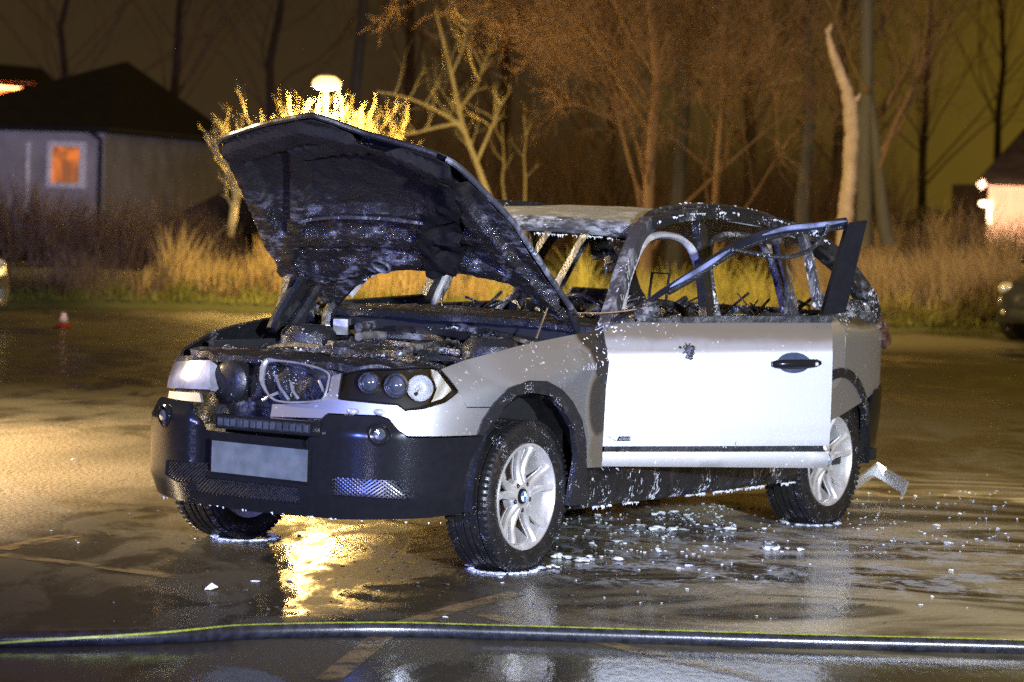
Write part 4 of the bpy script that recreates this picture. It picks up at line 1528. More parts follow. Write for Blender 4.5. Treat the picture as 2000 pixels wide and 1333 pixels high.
# ------------------------------------------------------------------ things around the car
M['hose'] = simple('wet dark rubber hose', (0.014, 0.015, 0.022), .26, 0, .5, 30, .05, .3)
M['stripe'] = simple('yellow-green stripe', (0.30, 0.36, 0.04), .35, 0, .3, 40)
hp = [(-900, 1290), (-160, 1258), (0, 1252), (300, 1246), (500, 1236), (750, 1232), (1000, 1238), (1300, 1247), (1600, 1256), (1850, 1262), (2000, 1266), (2160, 1270), (2800, 1300)]
hpts = []
for q in hp:
    p_ = gnd(q[0], q[1] - 2, .028)
    hpts.append(np.array(p_))
hpts = smoothp(hpts, 8)
hb_ = MB()
hb_.tube(hpts, .029, 14)
hose = tag(hb_.build('fire_hose', M['hose']), 'dark wet fire hose with a yellow-green stripe lying across the foreground', 'hose')
mb = MB()
n_ = len(hpts)
for i in range(n_ - 1):
    q = []
    for j in (i, i + 1):
        t = j / n_ - .09
        a_ = rad(70 - 90 * max(0, min(1, (.22 - t) / .16)))
        tg = hpts[min(j + 1, n_ - 1)] - hpts[max(j - 1, 0)]
        tg /= np.linalg.norm(tg)
        side = np.cross([0, 0, 1], tg)
        if side[1] > 0: side = -side
        for da in (-.13, .13):
            q.append(hpts[j] + .0302 * (math.cos(a_ + da) * side + math.sin(a_ + da) * np.array([0, 0, 1])))
    mb.add(q, [(0, 1, 3, 2)])
mb.build('hose_stripe', M['stripe'], hose)

# bent white strip of trim by the rear wheel
mb = MB()
tp = [gnd(1668, 972, .03), gnd(1700, 962, .17), gnd(1768, 974, .02)]
c0, c1, c2 = gnd(1662, 972), gnd(1706, 968), gnd(1765, 978)
c0.z, c1.z, c2.z = .03, .115, .035
wv = Vector((.035, .02, .115))
for a_, b_ in ((c0, c1), (c1, c2)):
    d_ = (b_ - a_).normalized()
    nrm = d_.cross(wv).normalized() * .008
    vs = [a_, b_, b_ + wv * .62, a_ + wv * .62]
    mb.add([v_ - nrm for v_ in vs] + [v_ + nrm for v_ in vs], [(0, 1, 2, 3), (7, 6, 5, 4), (0, 4, 5, 1), (1, 5, 6, 2), (2, 6, 7, 3), (3, 7, 4, 0)])
tag(mb.build('trim_strip', paint_mat('flecked white strip', [], base=(.75, .76, .77)), smooth=False), 'bent white strip of trim lying on wet asphalt behind the rear wheel', 'debris')

# foam left on the ground
rf = random.Random(21)
mb = MB()
for k in range(900):
    u = rf.random()
    if u < .80:
        px, py = rf.gauss(1300, 150), 985 + abs(rf.gauss(0, 58))
        if mnoise.noise((px * .016, py * .045, 0)) < -.02 and rf.random() < .85: continue
    elif u < .93:
        px, py = rf.uniform(1640, 2000), rf.uniform(960, 1080)
    else:
        px, py = rf.uniform(100, 1990), rf.uniform(880, 1210)
    if py > 1240 or px < 0: continue
    p_ = gnd(px, py)
    r_ = rf.uniform(.0018, .0055) * (2.6 if rf.random() < .06 else 1)
    mb.blob((p_.x, p_.y, .002 + r_ * .15), r_, 7, 4, (rf.uniform(1, 2.4), rf.uniform(.7, 1.6), rf.uniform(.35, .7)), .35, rf)
for (px, py) in ((1258, 982), (1412, 1035), (1012, 1106), (945, 1108), (1100, 1092), (1163, 1095), (1310, 1038), (1520, 1075), (1050, 1112), (980, 1110)):
    p_ = gnd(px, py)
    for k in range(6):
        mb.blob((p_.x + rf.gauss(0, .05), p_.y + rf.gauss(0, .04), .01), rf.uniform(.006, .018), 8, 5, (1.6, 1.1, .55), .35, rf)
for wx, wy in ((0, .77), (0, -.70), (-2.795, .775)):       # foam rings where the tyres stand
    c_ = OCAR + RCAR @ np.array([wx, wy, 0])
    for k in range(70):
        a_ = rf.uniform(0, 6.28)
        q = RCAR @ np.array([.16 * math.cos(a_), .135 * math.sin(a_) * 1.0, 0])
        mb.blob((c_[0] + q[0], c_[1] + q[1], .004), rf.uniform(.006, .016), 6, 4, (1.5, 1.2, .45), .35, rf)
tag(mb.build('foam_flecks', M['foam']), 'white flecks and lumps of extinguishing foam scattered on the wet asphalt', 'foam', kind='stuff')

mb = MB()
for k in range(900):
    px, py = (rf.gauss(1000, 420), rf.uniform(880, 1200)) if k % 2 else (rf.uniform(0, 2000), rf.uniform(700, 1240))
    if not 0 < px < 2000: continue
    p_ = gnd(px, py)
    a_, r_ = rf.uniform(0, 6.28), rf.uniform(.004, .014)
    vs = [(p_.x + r_ * rf.uniform(.5, 1.2) * math.cos(a_ + j * 1.57), p_.y + r_ * rf.uniform(.5, 1.2) * math.sin(a_ + j * 1.57), rf.uniform(.003, .010)) for j in range(4)]
    mb.add(vs, [(0, 1, 2, 3)])
tag(mb.build('burnt_chips', M['char_ash']), 'small burnt chips and flakes strewn over the asphalt', 'debris', kind='stuff')

# leaf and paper scrap in the foreground
p_ = gnd(412, 1154)
MB().add([p_ + Vector((-.028, 0, .004)), p_ + Vector((0, -.012, .006)), p_ + Vector((.03, .0, .016)), p_ + Vector((0, .016, .03))], [(0, 1, 2, 3)]).build('paper_scrap', M['white'])
tag(bpy.data.objects['paper_scrap'], 'small curled white scrap lying alone on the dark wet asphalt', 'scrap')

# worn parking lines
ml, nt, p = bsdf_mat('worn yellowish road paint')
v = objco(nt)
p.inputs['Base Color'].default_value = (0.30, 0.22, 0.10, 1)
p.inputs['Roughness'].default_value = .35
wn_ = noise(nt, v, 7, 5, .65)
L(nt, ramp(nt, wn_, .36, .60, 0, .75), p.inputs['Alpha'])


def line(pts, w, name='parking_line'):
    mb = MB()
    P = [np.array(gnd(*q)) for q in pts]
    for i in range(len(P) - 1):
        d_ = P[i + 1] - P[i]
        d_ /= np.linalg.norm(d_)
        s_ = np.array([-d_[1], d_[0], 0]) * w / 2
        z = np.array([0, 0, .004])
        mb.add([P[i] - s_ + z, P[i + 1] - s_ + z, P[i + 1] + s_ + z, P[i] + s_ + z], [(0, 1, 2, 3)])
    o = mb.build(name, ml, None, False)
    return tag(o, None, None, kind='structure')


line([(0, 1075), (70, 1060), (135, 1048)], .10)
line([(0, 1085), (170, 1105), (350, 1130)], .10)
line([(640, 1330), (770, 1225), (900, 1187), (1010, 1160)], .09)
line([(930, 1200), (1100, 1240), (1500, 1330)], .09)
line([(1865, 686), (1960, 678)], .12)

# ------------------------------------------------------------------ verge, reeds, grass
mv, nt, p = bsdf_mat('verge soil and turf')
v = objco(nt)
L(nt, mixc(nt, noise(nt, v, 3, 5, .6), (0.035, 0.030, 0.012), (0.075, 0.085, 0.02)), p.inputs['Base Color'])
p.inputs['Roughness'].default_value = .9
bump(nt, p, noise(nt, v, 20, 5), .8, .05)
edge_px = [(-1100, 598), (-150, 606), (0, 604), (200, 602), (400, 606), (560, 612), (760, 622), (1000, 632), (1300, 642), (1700, 650), (1880, 652), (2150, 652), (3100, 660)]
mb = MB()
front = [np.array(gnd(*q)) for q in edge_px]
nf = len(front)
rows = []
for k, (dy, z) in enumerate(((0, .003), (.15, .10), (1.2, .14), (4, .16), (12, .18), (60, .2), (400, .2))):
    rows.append([f + np.array([(f[0]) * dy / 36 * .9, dy, z]) for f in front])
vs = [p_ for r_ in rows for p_ in r_]
fs_ = []
for j in range(len(rows) - 1):
    for i in range(nf - 1): fs_.append((j * nf + i, j * nf + i + 1, (j + 1) * nf + i + 1, (j + 1) * nf + i))
mb.add(vs, fs_)
tag(mb.build('verge', mv), 'turf verge along the far edge of the car park', 'verge', kind='structure')
ex = np.array([f[0] for f in front])
ey = np.array([f[1] for f in front])


def edge_y(x): return float(np.interp(x, ex, ey))


def blades(name, n, xf, yf, hf, wf, lean, mat, rnd, seg=3, z0=.1):
    mb = MB()
    for _ in range(n):
        x = xf()
        y = yf(x)
        h = hf(x, y)
        if h <= 0: continue
        w = wf * rnd.uniform(.6, 1.4)
        a = rnd.uniform(0, 6.28)
        dx, dy = math.cos(a) * w, math.sin(a) * w * .5
        lx, ly = rnd.gauss(lean[0], lean[1]) * h, rnd.gauss(0, lean[1]) * h
        vs = []
        for k in range(seg + 1):
            t = k / seg
            c_ = (x + lx * t * t, y + ly * t * t, z0 + h * t * (1 - .12 * t))
            ww = 1 - t * .85
            vs += [(c_[0] - dx * ww, c_[1] - dy * ww, c_[2]), (c_[0] + dx * ww, c_[1] + dy * ww, c_[2])]
        mb.add(vs, [(2 * k, 2 * k + 1, 2 * k + 3, 2 * k + 2) for k in range(seg)])
    return mb.build(name, mat)


def grass_mat(name, a, b):
    m, nt, p = bsdf_mat(name)
    L(nt, mixc(nt, noise(nt, objco(nt), 1.3, 4, .6), a, b), p.inputs['Base Color'])
    p.inputs['Roughness'].default_value = .7
    p.inputs['Specular IOR Level'].default_value = .2
    return m


M['reed'] = grass_mat('dry reed straw', (0.20, 0.135, 0.05), (0.42, 0.30, 0.13))
M['reedg'] = grass_mat('dull weed stems', (0.13, 0.095, 0.06), (0.30, 0.22, 0.15))
M['turf'] = grass_mat('short green grass', (0.05, 0.056, 0.012), (0.15, 0.145, 0.035))
rg = random.Random(9)
XL0, XR0 = float(front[0][0]), float(front[-1][0])
tuft = [rg.uniform(.4, 1.25) for _ in range(400)]


def patch(x, f=1.7): return max(.12, .35 + 1.5 * abs(mnoise.noise((x * f, 3.1, 0))) + .5 * mnoise.noise((x * 5.3, 8.1, 0)))


o = blades('roadside_grass', 15000, lambda: rg.uniform(XL0, XR0), lambda x: edge_y(x) + abs(rg.gauss(0, 1.0)) + .05, lambda x, y: rg.uniform(.05, .30) * patch(x, 2.3), .013, (0, .5), M['turf'], rg, 2)
tag(o, 'short green grass along the edge of the verge', 'grass', kind='stuff')
o = blades('golden_reeds', 5200, lambda: -4.9 + 4.9 * rg.random() ** .8, lambda x: edge_y(x) + 1.2 + abs(rg.gauss(0, 1.6)), lambda x, y: rg.uniform(.35, 1.15) * patch(x), .010, (.05, .16), M['reed'], rg)
tag(o, 'golden dry reeds on the verge left of and behind the raised bonnet', 'reeds', kind='stuff')
o = blades('dry_reeds', 5000, lambda: rg.uniform(-.3, 5.6), lambda x: edge_y(x) + .8 + abs(rg.gauss(0, 2.0)), lambda x, y: rg.uniform(.3, 1.0) * patch(x), .010, (.0, .22), M['reed'], rg)
tag(o, 'dry yellow grass on the verge seen through the burnt cabin', 'reeds', kind='stuff')
o = blades('tall_weeds', 14000, lambda: rg.uniform(3.9, 13.5), lambda x: edge_y(x) + 1.0 + abs(rg.gauss(0, 2.2)), lambda x, y: rg.uniform(.45, 1.2) * min(1.1, .75 + .3 * patch(x)), .009, (-.18, .22), M['reedg'], rg, 4)
tag(o, 'tall brown weeds leaning on the verge right of the car', 'weeds', kind='stuff')


# ------------------------------------------------------------------ trees
def bark(name, a, b, rough=.8):
    m, nt, p = bsdf_mat(name)
    v = objco(nt, (1, 1, .25))
    L(nt, mixc(nt, noise(nt, v, 9, 6, .65), a, b), p.inputs['Base Color'])
    p.inputs['Roughness'].default_value = rough
    p.inputs['Specular IOR Level'].default_value = .2
    bump(nt, p, noise(nt, v, 25, 5), .5, .03)
    return m


M['bark_grey'] = bark('grey bark', (0.035, 0.036, 0.040), (0.11, 0.108, 0.11))
M['bark_brown'] = bark('brown twig bark', (0.085, 0.055, 0.035), (0.19, 0.125, 0.075))
M['tiles_dark'] = simple('dark green post paint', (0.03, 0.032, 0.03), .6)
M['bark_twig'] = bark('reddish brown twigs', (0.10, 0.064, 0.045), (0.25, 0.16, 0.11))
M['bark_dark'] = bark('dark wet bark', (0.03, 0.022, 0.015), (0.075, 0.052, 0.034))
M['bark_pale'] = bark('bare pale deadwood', (0.13, 0.10, 0.095), (0.44, 0.37, 0.36))
M['bark_lit'] = bark('bark with lamp glow in its colour', (0.34, 0.28, 0.12), (0.60, 0.50, 0.24))  # yellow lamplight put into the bark colour of sapling and shrubs
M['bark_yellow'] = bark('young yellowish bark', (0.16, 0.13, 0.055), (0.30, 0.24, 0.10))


def limb(mb, p, d, ln, r, depth, rnd, kids=3, up=.25, spread=.7, shrink=.62, wob=.14, tk=.42, first=.35):
    n = 5 if depth > 1 else 3
    pts, q, dd = [Vector(p)], Vector(p), Vector(d).normalized()
    k = 5 if depth > 1 else 4
    for i in range(k):
        dd = (dd + Vector((rnd.gauss(0, wob), rnd.gauss(0, wob), rnd.gauss(0, wob) + up * .12))).normalized()
        q = q + dd * (ln / k)
        pts.append(q.copy())
    rs = [r * (1 - .72 * i / k) for i in range(k + 1)]
    mb.tube(pts, rs, n if r > .02 else 3, False)
    if depth <= 0: return
    for c in range(kids):
        t = first + (1 - first) * (c + rnd.random()) / kids
        i = min(k - 1, int(t * k))
        f = t * k - i
        o = pts[i].lerp(pts[i + 1], f)
        base = (pts[i + 1] - pts[i]).normalized()
        a = rnd.uniform(0, 6.283)
        side = base.orthogonal().normalized()
        side = Matrix.Rotation(a, 3, base) @ side
        nd = (base * (1 - .35 * spread) + side * spread * rnd.uniform(.6, 1.2) + Vector((0, 0, up))).normalized()
        limb(mb, o, nd, ln * shrink * rnd.uniform(.7, 1.15), max(.0045, r * (1 - .6 * t) * tk), depth - 1, rnd, kids, up, spread, shrink, wob, tk, .25)


def tree(name, base, h, r, mat, rnd, label, cat='tree', group=None, lean=(0, 0), depth=4, kids=5, spread=.75, up=.2, trunk_frac=1.0, shrink=.55, start=.3):
    e = empty(name, tuple(base))
    tag(e, label, cat, group)
    tm = MB()
    pts = [Vector((0, 0, -.1))]
    k = 8
    for i in range(1, k + 1):
        t = i / k
        pts.append(Vector((lean[0] * t * h + rnd.gauss(0, .012) * h * t, lean[1] * t * h + rnd.gauss(0, .012) * h * t, h * t)))
    rs = [r * (1.25 if i == 0 else 1 - .8 * i / k) for i in range(k + 1)]
    tm.tube(pts, rs, 9, False)
    tm.build('trunk', M['bark_dark'] if mat is M['bark_brown'] else mat, e)
    cm = MB()
    nk = int(kids * 5)
    for c in range(nk):
        t = start + (1 - start) * (c + rnd.random()) / nk
        i = min(k - 1, int(t * k))
        o = pts[i].lerp(pts[i + 1], t * k - i)
        a = rnd.uniform(0, 6.283)
        d = Vector((math.cos(a) * spread, math.sin(a) * spread, .45 + up + .4 * rnd.random()))
        limb(cm, o, d, h * (.42 * (1 - t) + .16) * rnd.uniform(.8, 1.2), rs[i] * .24, depth - 1, rnd, kids, up, spread, shrink)
    cm.build('crown', mat, e)
    return e


rt = random.Random(31)
b_ = at(1690, 470, 43); b_.z = .1
top = at(1693, -60, 43)
# pale dead snag: a bent bare trunk with a pointed broken top
e = tag(empty('dead_tree', tuple(b_)), 'bare pale broken dead trunk, bent and pointed, right of the car', 'tree')
mb = MB()
sp = [(1650, 480), (1652, 420), (1660, 330), (1663, 250), (1657, 190), (1640, 140), (1622, 90), (1616, 56)]
q = smoothp([np.array(at(x, y, 40.5) - b_) for x, y in sp], 9)
q = [p_ + np.array([rt.gauss(0, .006), rt.gauss(0, .006), 0]) for p_ in q]
wr = np.interp(np.linspace(0, 1, len(q)), [0, .3, .5, .6, .75, .9, 1], [1.15, .95, 1.0, .8, .62, .38, .05])
mb.tube(q, [.105 * w * (1 + .12 * mnoise.noise((i * .22, 2.2, 0))) for i, w in enumerate(wr)], 11)
for i, dx, ln in ((34, .35, .12), (61, .12, .10)):
    mb.tube([q[i], q[i] + np.array([dx * .3, -.04, ln * .6]), q[i] + np.array([dx * .4, -.04, ln * 1.2])], [.05, .03, .006], 6)
mb.build('trunk', M['bark_pale'], e)
e = tag(empty('twin_tree', tuple(b_)), 'tall grey tree with two trunks beside the pale dead trunk', 'tree')
for pl, r0, r1 in (([(1688, 480), (1688, 400), (1690, 250), (1693, 120), (1692, -60)], .125, .09), ([(1736, 480), (1724, 420), (1712, 300), (1701, 210), (1694, 150)], .12, .05)):
    mb = MB()
    q = smoothp([np.array(at(x, y, 43) - b_) for x, y in pl], 6)
    mb.tube(q, [float(x) for x in np.linspace(r0, r1, len(q))], 10)
    mb.build('trunk', M['bark_grey'], e)
mb = MB()
for pl in ([(1708, 250), (1740, 190), (1775, 130), (1800, 70)], [(1715, 330), (1745, 250), (1790, 150), (1830, 40)], [(1716, 300), (1760, 240), (1810, 110)], [(1692, 180), (1660, 110), (1620, 10)], [(1693, 100), (1730, 40), (1750, -30)]):
    q = smoothp([np.array(at(x, y, 43 + rt.uniform(-.5, .5)) - b_) for x, y in pl], 4)
    mb.tube(q, [float(x) for x in np.linspace(.045, .010, len(q))], 5)
    for k in range(5):
        i = rt.randrange(len(q) // 3, len(q) - 1)
        limb(mb, Vector(q[i]), Vector((rt.uniform(-.3, .8), rt.uniform(-.3, .3), 1)), rt.uniform(.6, 1.6), .016, 2, rt, 4)
mb.build('crown', M['bark_brown'], e)

spec = [  # px of base, D, height, radius, material, label, options
    (1262, 47, 9.0, .10, 'bark_twig', 'big brown bare tree with a wide fan of fine twigs behind the roof', dict(depth=5, kids=6, spread=.78, up=.16, start=.05)),
    (1130, 64, 8.5, .08, 'bark_twig', 'bushy brown bare tree just left of the wide fan-shaped tree', dict(depth=5, kids=5, spread=.75, up=.16, start=.08)),
    (1400, 49, 6.5, .07, 'bark_twig', 'low brown bare tree right of the wide fan-shaped tree', dict(depth=5, kids=5, spread=.75, up=.16, start=.06)),
    (1318, 56, 13, .17, 'bark_grey', 'grey trunk rising behind the wide fan-shaped tree', dict(depth=3, kids=5, spread=.7, start=.35)),
    (1572, 52, 12, .14, 'bark_grey', 'slender grey tree left of the pale dead trunk', dict(depth=3, kids=5, start=.3)),
    (690, 66, 14, .16, 'bark_grey', 'tall grey tree rising behind the lit street lamp', dict(depth=3, kids=5, start=.45)),
    (800, 72, 13, .16, 'bark_brown', 'dark bare tree right of the street lamp, far back', dict(depth=3, kids=5, start=.2)),
    (520, 76, 12, .15, 'bark_brown', 'dark bare tree left of the street lamp, far back', dict(depth=3, kids=6, start=.2)),
    (330, 88, 13, .17, 'bark_brown', 'dark bare tree rising behind the cottage roof ridge', dict(depth=3, kids=6, start=.2)),
    (120, 92, 12, .16, 'bark_brown', 'dark bare tree behind the left part of the cottage roof', dict(depth=3, kids=6, start=.2)),
    (980, 68, 12, .15, 'bark_brown', 'dark bare tree behind the yellow-lit saplings', dict(depth=3, kids=6, start=.15)),
    (1470, 64, 12, .15, 'bark_brown', 'dark bare tree far behind the rear of the car roof', dict(depth=3, kids=6, start=.12)),
    (1630, 70, 12, .15, 'bark_brown', 'dark bare tree far behind the pale dead trunk', dict(depth=3, kids=6, start=.12)),
    (1800, 84, 11, .14, 'bark_brown', 'dark bare tree behind the small far gable', dict(depth=3, kids=6, start=.12)),
    (1950, 95, 12, .15, 'bark_brown', 'dark bare tree far behind the lit barn', dict(depth=3, kids=5, start=.3)),
    (1190, 74, 14, .17, 'bark_brown', 'tall dark bare tree far behind the bonnet edge', dict(depth=3, kids=6, start=.15)),
]
for (px, D, h, r, mt, lab, kw) in spec:
    b_ = at(px, 400, D)
    b_.z = .1
    tree('bare_tree', b_, h, r, M[mt], rt, lab, 'tree', 'bare trees behind the car park', lean=(rt.gauss(0, .02), rt.gauss(0, .02)), **kw)

# undergrowth: a thicket of thin stems between and behind the trees
rk = random.Random(77)
mb = MB()
for k in range(3600):
    x = rk.uniform(-3.5, 9)
    y = rk.uniform(58, 70)
    if x / y > .126: continue
    hh = rk.uniform(.8, 3.4) * (.6 + .9 * abs(mnoise.noise((x * .45, y * .2, 5))))
    limb(mb, Vector((x, y, .1)), Vector((rk.gauss(0, .25), rk.gauss(0, .2), 1)), hh, .011, 1, rk, 4, .3, .6, .5, .12)
tag(mb.build('thicket', M['bark_brown']), 'thicket of thin bare brown stems under the trees', 'undergrowth', kind='stuff')

# yellow-lit saplings near the lamp
b_ = at(965, 430, 46.5); b_.z = .1
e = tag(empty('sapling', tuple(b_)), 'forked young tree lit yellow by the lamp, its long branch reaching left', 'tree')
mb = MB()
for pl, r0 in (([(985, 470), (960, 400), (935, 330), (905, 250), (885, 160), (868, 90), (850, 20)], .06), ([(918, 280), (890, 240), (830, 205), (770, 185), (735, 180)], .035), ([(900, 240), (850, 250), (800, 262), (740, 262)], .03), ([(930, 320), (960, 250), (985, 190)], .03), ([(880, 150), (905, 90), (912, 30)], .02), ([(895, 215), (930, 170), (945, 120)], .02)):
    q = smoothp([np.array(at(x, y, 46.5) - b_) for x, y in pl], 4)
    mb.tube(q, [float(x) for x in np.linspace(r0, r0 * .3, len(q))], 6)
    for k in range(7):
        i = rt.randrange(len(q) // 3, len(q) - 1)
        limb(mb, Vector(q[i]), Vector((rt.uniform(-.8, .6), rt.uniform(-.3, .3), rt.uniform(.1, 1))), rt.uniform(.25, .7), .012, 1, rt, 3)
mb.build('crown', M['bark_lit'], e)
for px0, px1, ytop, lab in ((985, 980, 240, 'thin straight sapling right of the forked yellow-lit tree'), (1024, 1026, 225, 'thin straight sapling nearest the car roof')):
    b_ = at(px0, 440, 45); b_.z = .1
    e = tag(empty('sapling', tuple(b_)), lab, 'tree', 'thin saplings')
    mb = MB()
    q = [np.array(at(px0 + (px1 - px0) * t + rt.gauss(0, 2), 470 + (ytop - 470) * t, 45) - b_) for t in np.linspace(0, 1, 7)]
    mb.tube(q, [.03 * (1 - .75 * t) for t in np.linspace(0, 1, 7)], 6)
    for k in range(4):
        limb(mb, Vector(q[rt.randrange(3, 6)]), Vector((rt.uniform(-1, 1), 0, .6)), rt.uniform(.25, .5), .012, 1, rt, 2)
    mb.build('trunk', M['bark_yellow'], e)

# pollarded shrubs lit by the street lamp
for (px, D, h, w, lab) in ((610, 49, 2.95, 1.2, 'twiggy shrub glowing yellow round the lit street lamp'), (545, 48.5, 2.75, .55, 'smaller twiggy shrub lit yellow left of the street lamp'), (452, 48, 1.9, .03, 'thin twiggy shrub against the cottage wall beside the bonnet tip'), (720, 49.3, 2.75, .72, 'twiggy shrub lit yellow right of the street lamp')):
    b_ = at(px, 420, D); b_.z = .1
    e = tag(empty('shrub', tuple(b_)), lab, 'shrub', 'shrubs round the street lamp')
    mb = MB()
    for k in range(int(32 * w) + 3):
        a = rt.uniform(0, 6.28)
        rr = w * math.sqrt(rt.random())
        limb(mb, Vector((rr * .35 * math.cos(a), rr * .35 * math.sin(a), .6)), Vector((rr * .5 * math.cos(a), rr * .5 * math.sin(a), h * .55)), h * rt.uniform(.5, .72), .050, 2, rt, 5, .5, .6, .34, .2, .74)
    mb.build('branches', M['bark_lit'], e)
# dark hedge-like weeds under the cottage and a green bush on the verge
def bush(px, py, D, r, mat, lab, n=900, name='bush'):
    b_ = at(px, py, D); b_.z = .1
    e = tag(empty(name, tuple(b_)), lab, 'bush')
    mb = MB()
    for k in range(n):
        a, c_ = rt.uniform(0, 6.28), rt.random()
        rr = r[0] * (.35 + .65 * rt.random()) * (1 + .25 * mnoise.noise((math.cos(a) * 2, math.sin(a) * 2, c_ * 3)))
        p_ = Vector((rr * math.cos(a) * math.sqrt(1 - c_ * c_ * .8), rr * .7 * math.sin(a) * math.sqrt(1 - c_ * c_ * .8), r[1] * c_ * (.6 + .5 * rt.random())))
        d1 = Vector((rt.gauss(0, 1), rt.gauss(0, 1), rt.gauss(0, 1))).normalized() * .028
        d2 = Vector((rt.gauss(0, 1), rt.gauss(0, 1), rt.gauss(0, 1))).normalized() * .015
        mb.quad(p_ - d1, p_ - d2, p_ + d1, p_ + d2)
    mb.build('foliage', mat, e, False)
    mb = MB()
    for k in range(8):
        limb(mb, Vector((0, 0, -.1)), Vector((rt.uniform(-1, 1), rt.uniform(-.6, .6), 1.2)), r[1] * .8, .02, 1, rt, 3)
    mb.build('stem', M['bark_brown'], e)


M['reed_green'] = grass_mat('yellow-green dry grass', (0.13, 0.12, 0.03), (0.34, 0.30, 0.075))
bpy.data.objects['dry_reeds'].data.materials[0] = M['reed_green']
bush(430, 590, 38.5, (.42, .30), M['turf'], 'low round green bush on the verge left of the bonnet')
bush(480, 585, 39.5, (.4, .28), M['turf'], 'low green bush on the verge nearest the bonnet')
def weed_clump(px, D, ww, hh, mat, lab, n=330):
    b_ = at(px, 470, D); b_.z = .1
    e = tag(empty('weed_clump', tuple(b_)), lab, 'weeds', 'weed clumps on the verge')
    mb = MB()
    for k in range(n):
        p_ = Vector((rt.gauss(0, ww * .45), rt.gauss(0, .35), 0))
        h = hh * rt.uniform(.45, 1.1) * max(.3, 1 - abs(p_.x / ww) ** 2 * .7)
        limb(mb, p_, Vector((rt.gauss(0, .22), rt.gauss(0, .15), 1)), h, .012, 1, rt, 6, .25, .7, .34, .1)
    mb.build('stem', mat, e)


M['weed'] = grass_mat('dark dead weeds', (0.05, 0.032, 0.022), (0.12, 0.08, 0.05))
for px, D, ww, hh, lab in ((50, 48, 1.5, 1.25, 'dark dead weeds in front of the cottage at the left edge of the view'), (200, 46, 1.5, 1.15, 'dark dead weeds below the cottage downpipe'), (340, 47, 1.4, 1.0, 'dark dead weeds in front of the dark shed roof')):
    weed_clump(px, D, ww, hh, M['weed'], lab)
for px, D, ww, hh, lab in ((1770, 45, 1.3, 1.1, 'brown dead weeds on the verge right of the door trim'), (1890, 44, 1.3, 1.35, 'brown dead weeds below the wall lamp of the lit barn'), (1985, 42, 1.0, 1.2, 'brown dead weeds above the dark parked car')):
    weed_clump(px, D, ww, hh, M['reedg'], lab)
o = blades('low_weeds', 3600, lambda: rg.uniform(3.9, 9.5), lambda x: edge_y(x) + .3 + abs(rg.gauss(0, .5)), lambda x, y: rg.uniform(.15, .6) * patch(x), .011, (0, .4), grass_mat('olive weeds', (0.04, 0.035, 0.012), (0.12, 0.10, 0.035)), rg)
tag(o, 'low olive weeds along the foot of the tall brown weeds', 'weeds', kind='stuff')
o = blades('dead_weeds', 5200, lambda: rg.uniform(-9.5, -2.6), lambda x: edge_y(x) + .6 + abs(rg.gauss(0, 2.6)), lambda x, y: rg.uniform(.15, .75) * patch(x), .010, (0, .35), M['weed'], rg)
tag(o, 'low dark dead weeds covering the verge below the cottage', 'weeds', kind='stuff')

# ------------------------------------------------------------------ street lamp
lp = at(638, 165, 48)
e = tag(empty('street_lamp', (lp.x, lp.y, 0)), 'lit street lamp with a round flat head above the glowing shrub', 'street lamp')
MB().tube([(0, 0, 0), (0, 0, 1.0), (0, 0, lp.z - .08)], [.05, .036, .022], 10).build('post', M['tiles_dark'], e)
hd_ = MB().lathe([(.02, lp.z + .16), (.08, lp.z + .148), (.13, lp.z + .12)], 28, 'Z').build('lamp_shade', simple('lamp shade', (.5, .45, .35), .4), e)
MB().lathe([(.13, lp.z + .12), (.20, lp.z + .072), (.236, lp.z + .016), (.224, lp.z - .032), (.16, lp.z - .072), (.05, lp.z - .092)], 28, 'Z').build('lamp_glass', emit('sodium light', (1.0, .64, .20), 2.0), e)
lamp('street_lamp_light', 'POINT', (lp.x, lp.y - .05, lp.z - .30), 1500, (1.0, .62, .18), shadow_soft_size=.14)

# ------------------------------------------------------------------ buildings
def clad(name, a, b, n, rough=.7):
    m, nt, p = bsdf_mat(name)
    w = new(nt, 'ShaderNodeTexWave', wave_type='BANDS', bands_direction='X', Scale=n, Distortion=.3)
    L(nt, objco(nt), w.inputs['Vector'])
    nz = noise(nt, objco(nt), 2.5, 5)
    L(nt, mixc(nt, mathn(nt, 'MULTIPLY', nz, ramp(nt, w.outputs['Fac'], .0, .25)), a, b), p.inputs['Base Color'])
    p.inputs['Roughness'].default_value = rough
    bump(nt, p, w.outputs['Fac'], .4, .03)
    return m


M['render'] = simple('grey render', (0.34, 0.33, 0.34), .85, 0, .18, 1.2, .1)
M['gable'] = simple('pale gable boards', (0.55, 0.48, 0.36), .8, 0, .2, 3)
M['tiles'] = simple('dark roof tiles', (0.012, 0.010, 0.010), .9, 0, .4, 3, .3, 0, .1)
M['barn_roof'] = simple('black roofing felt', (0.010, 0.009, 0.008), .95, 0, .4, 3, .2, 0, .1)
M['wood_pink'] = clad('pale boarded wall', (0.30, 0.24, 0.2), (0.62, 0.50, 0.42), 3.2)
M['brick'] = simple('red brick', (0.28, 0.10, 0.06), .85, 0, .3, 6, .2)
M['warm_pane'] = emit('lit window pane', (1.0, .30, .07), .55)


def poly_prism(mb, base, z0, z1):
    n = len(base)
    vs = [(x, y, z0) for x, y in base] + [(x, y, z1) for x, y in base]
    mb.add(vs, [(i, (i + 1) % n, n + (i + 1) % n, n + i) for i in range(n)] + [tuple(range(n))[::-1], tuple(range(n, 2 * n))])


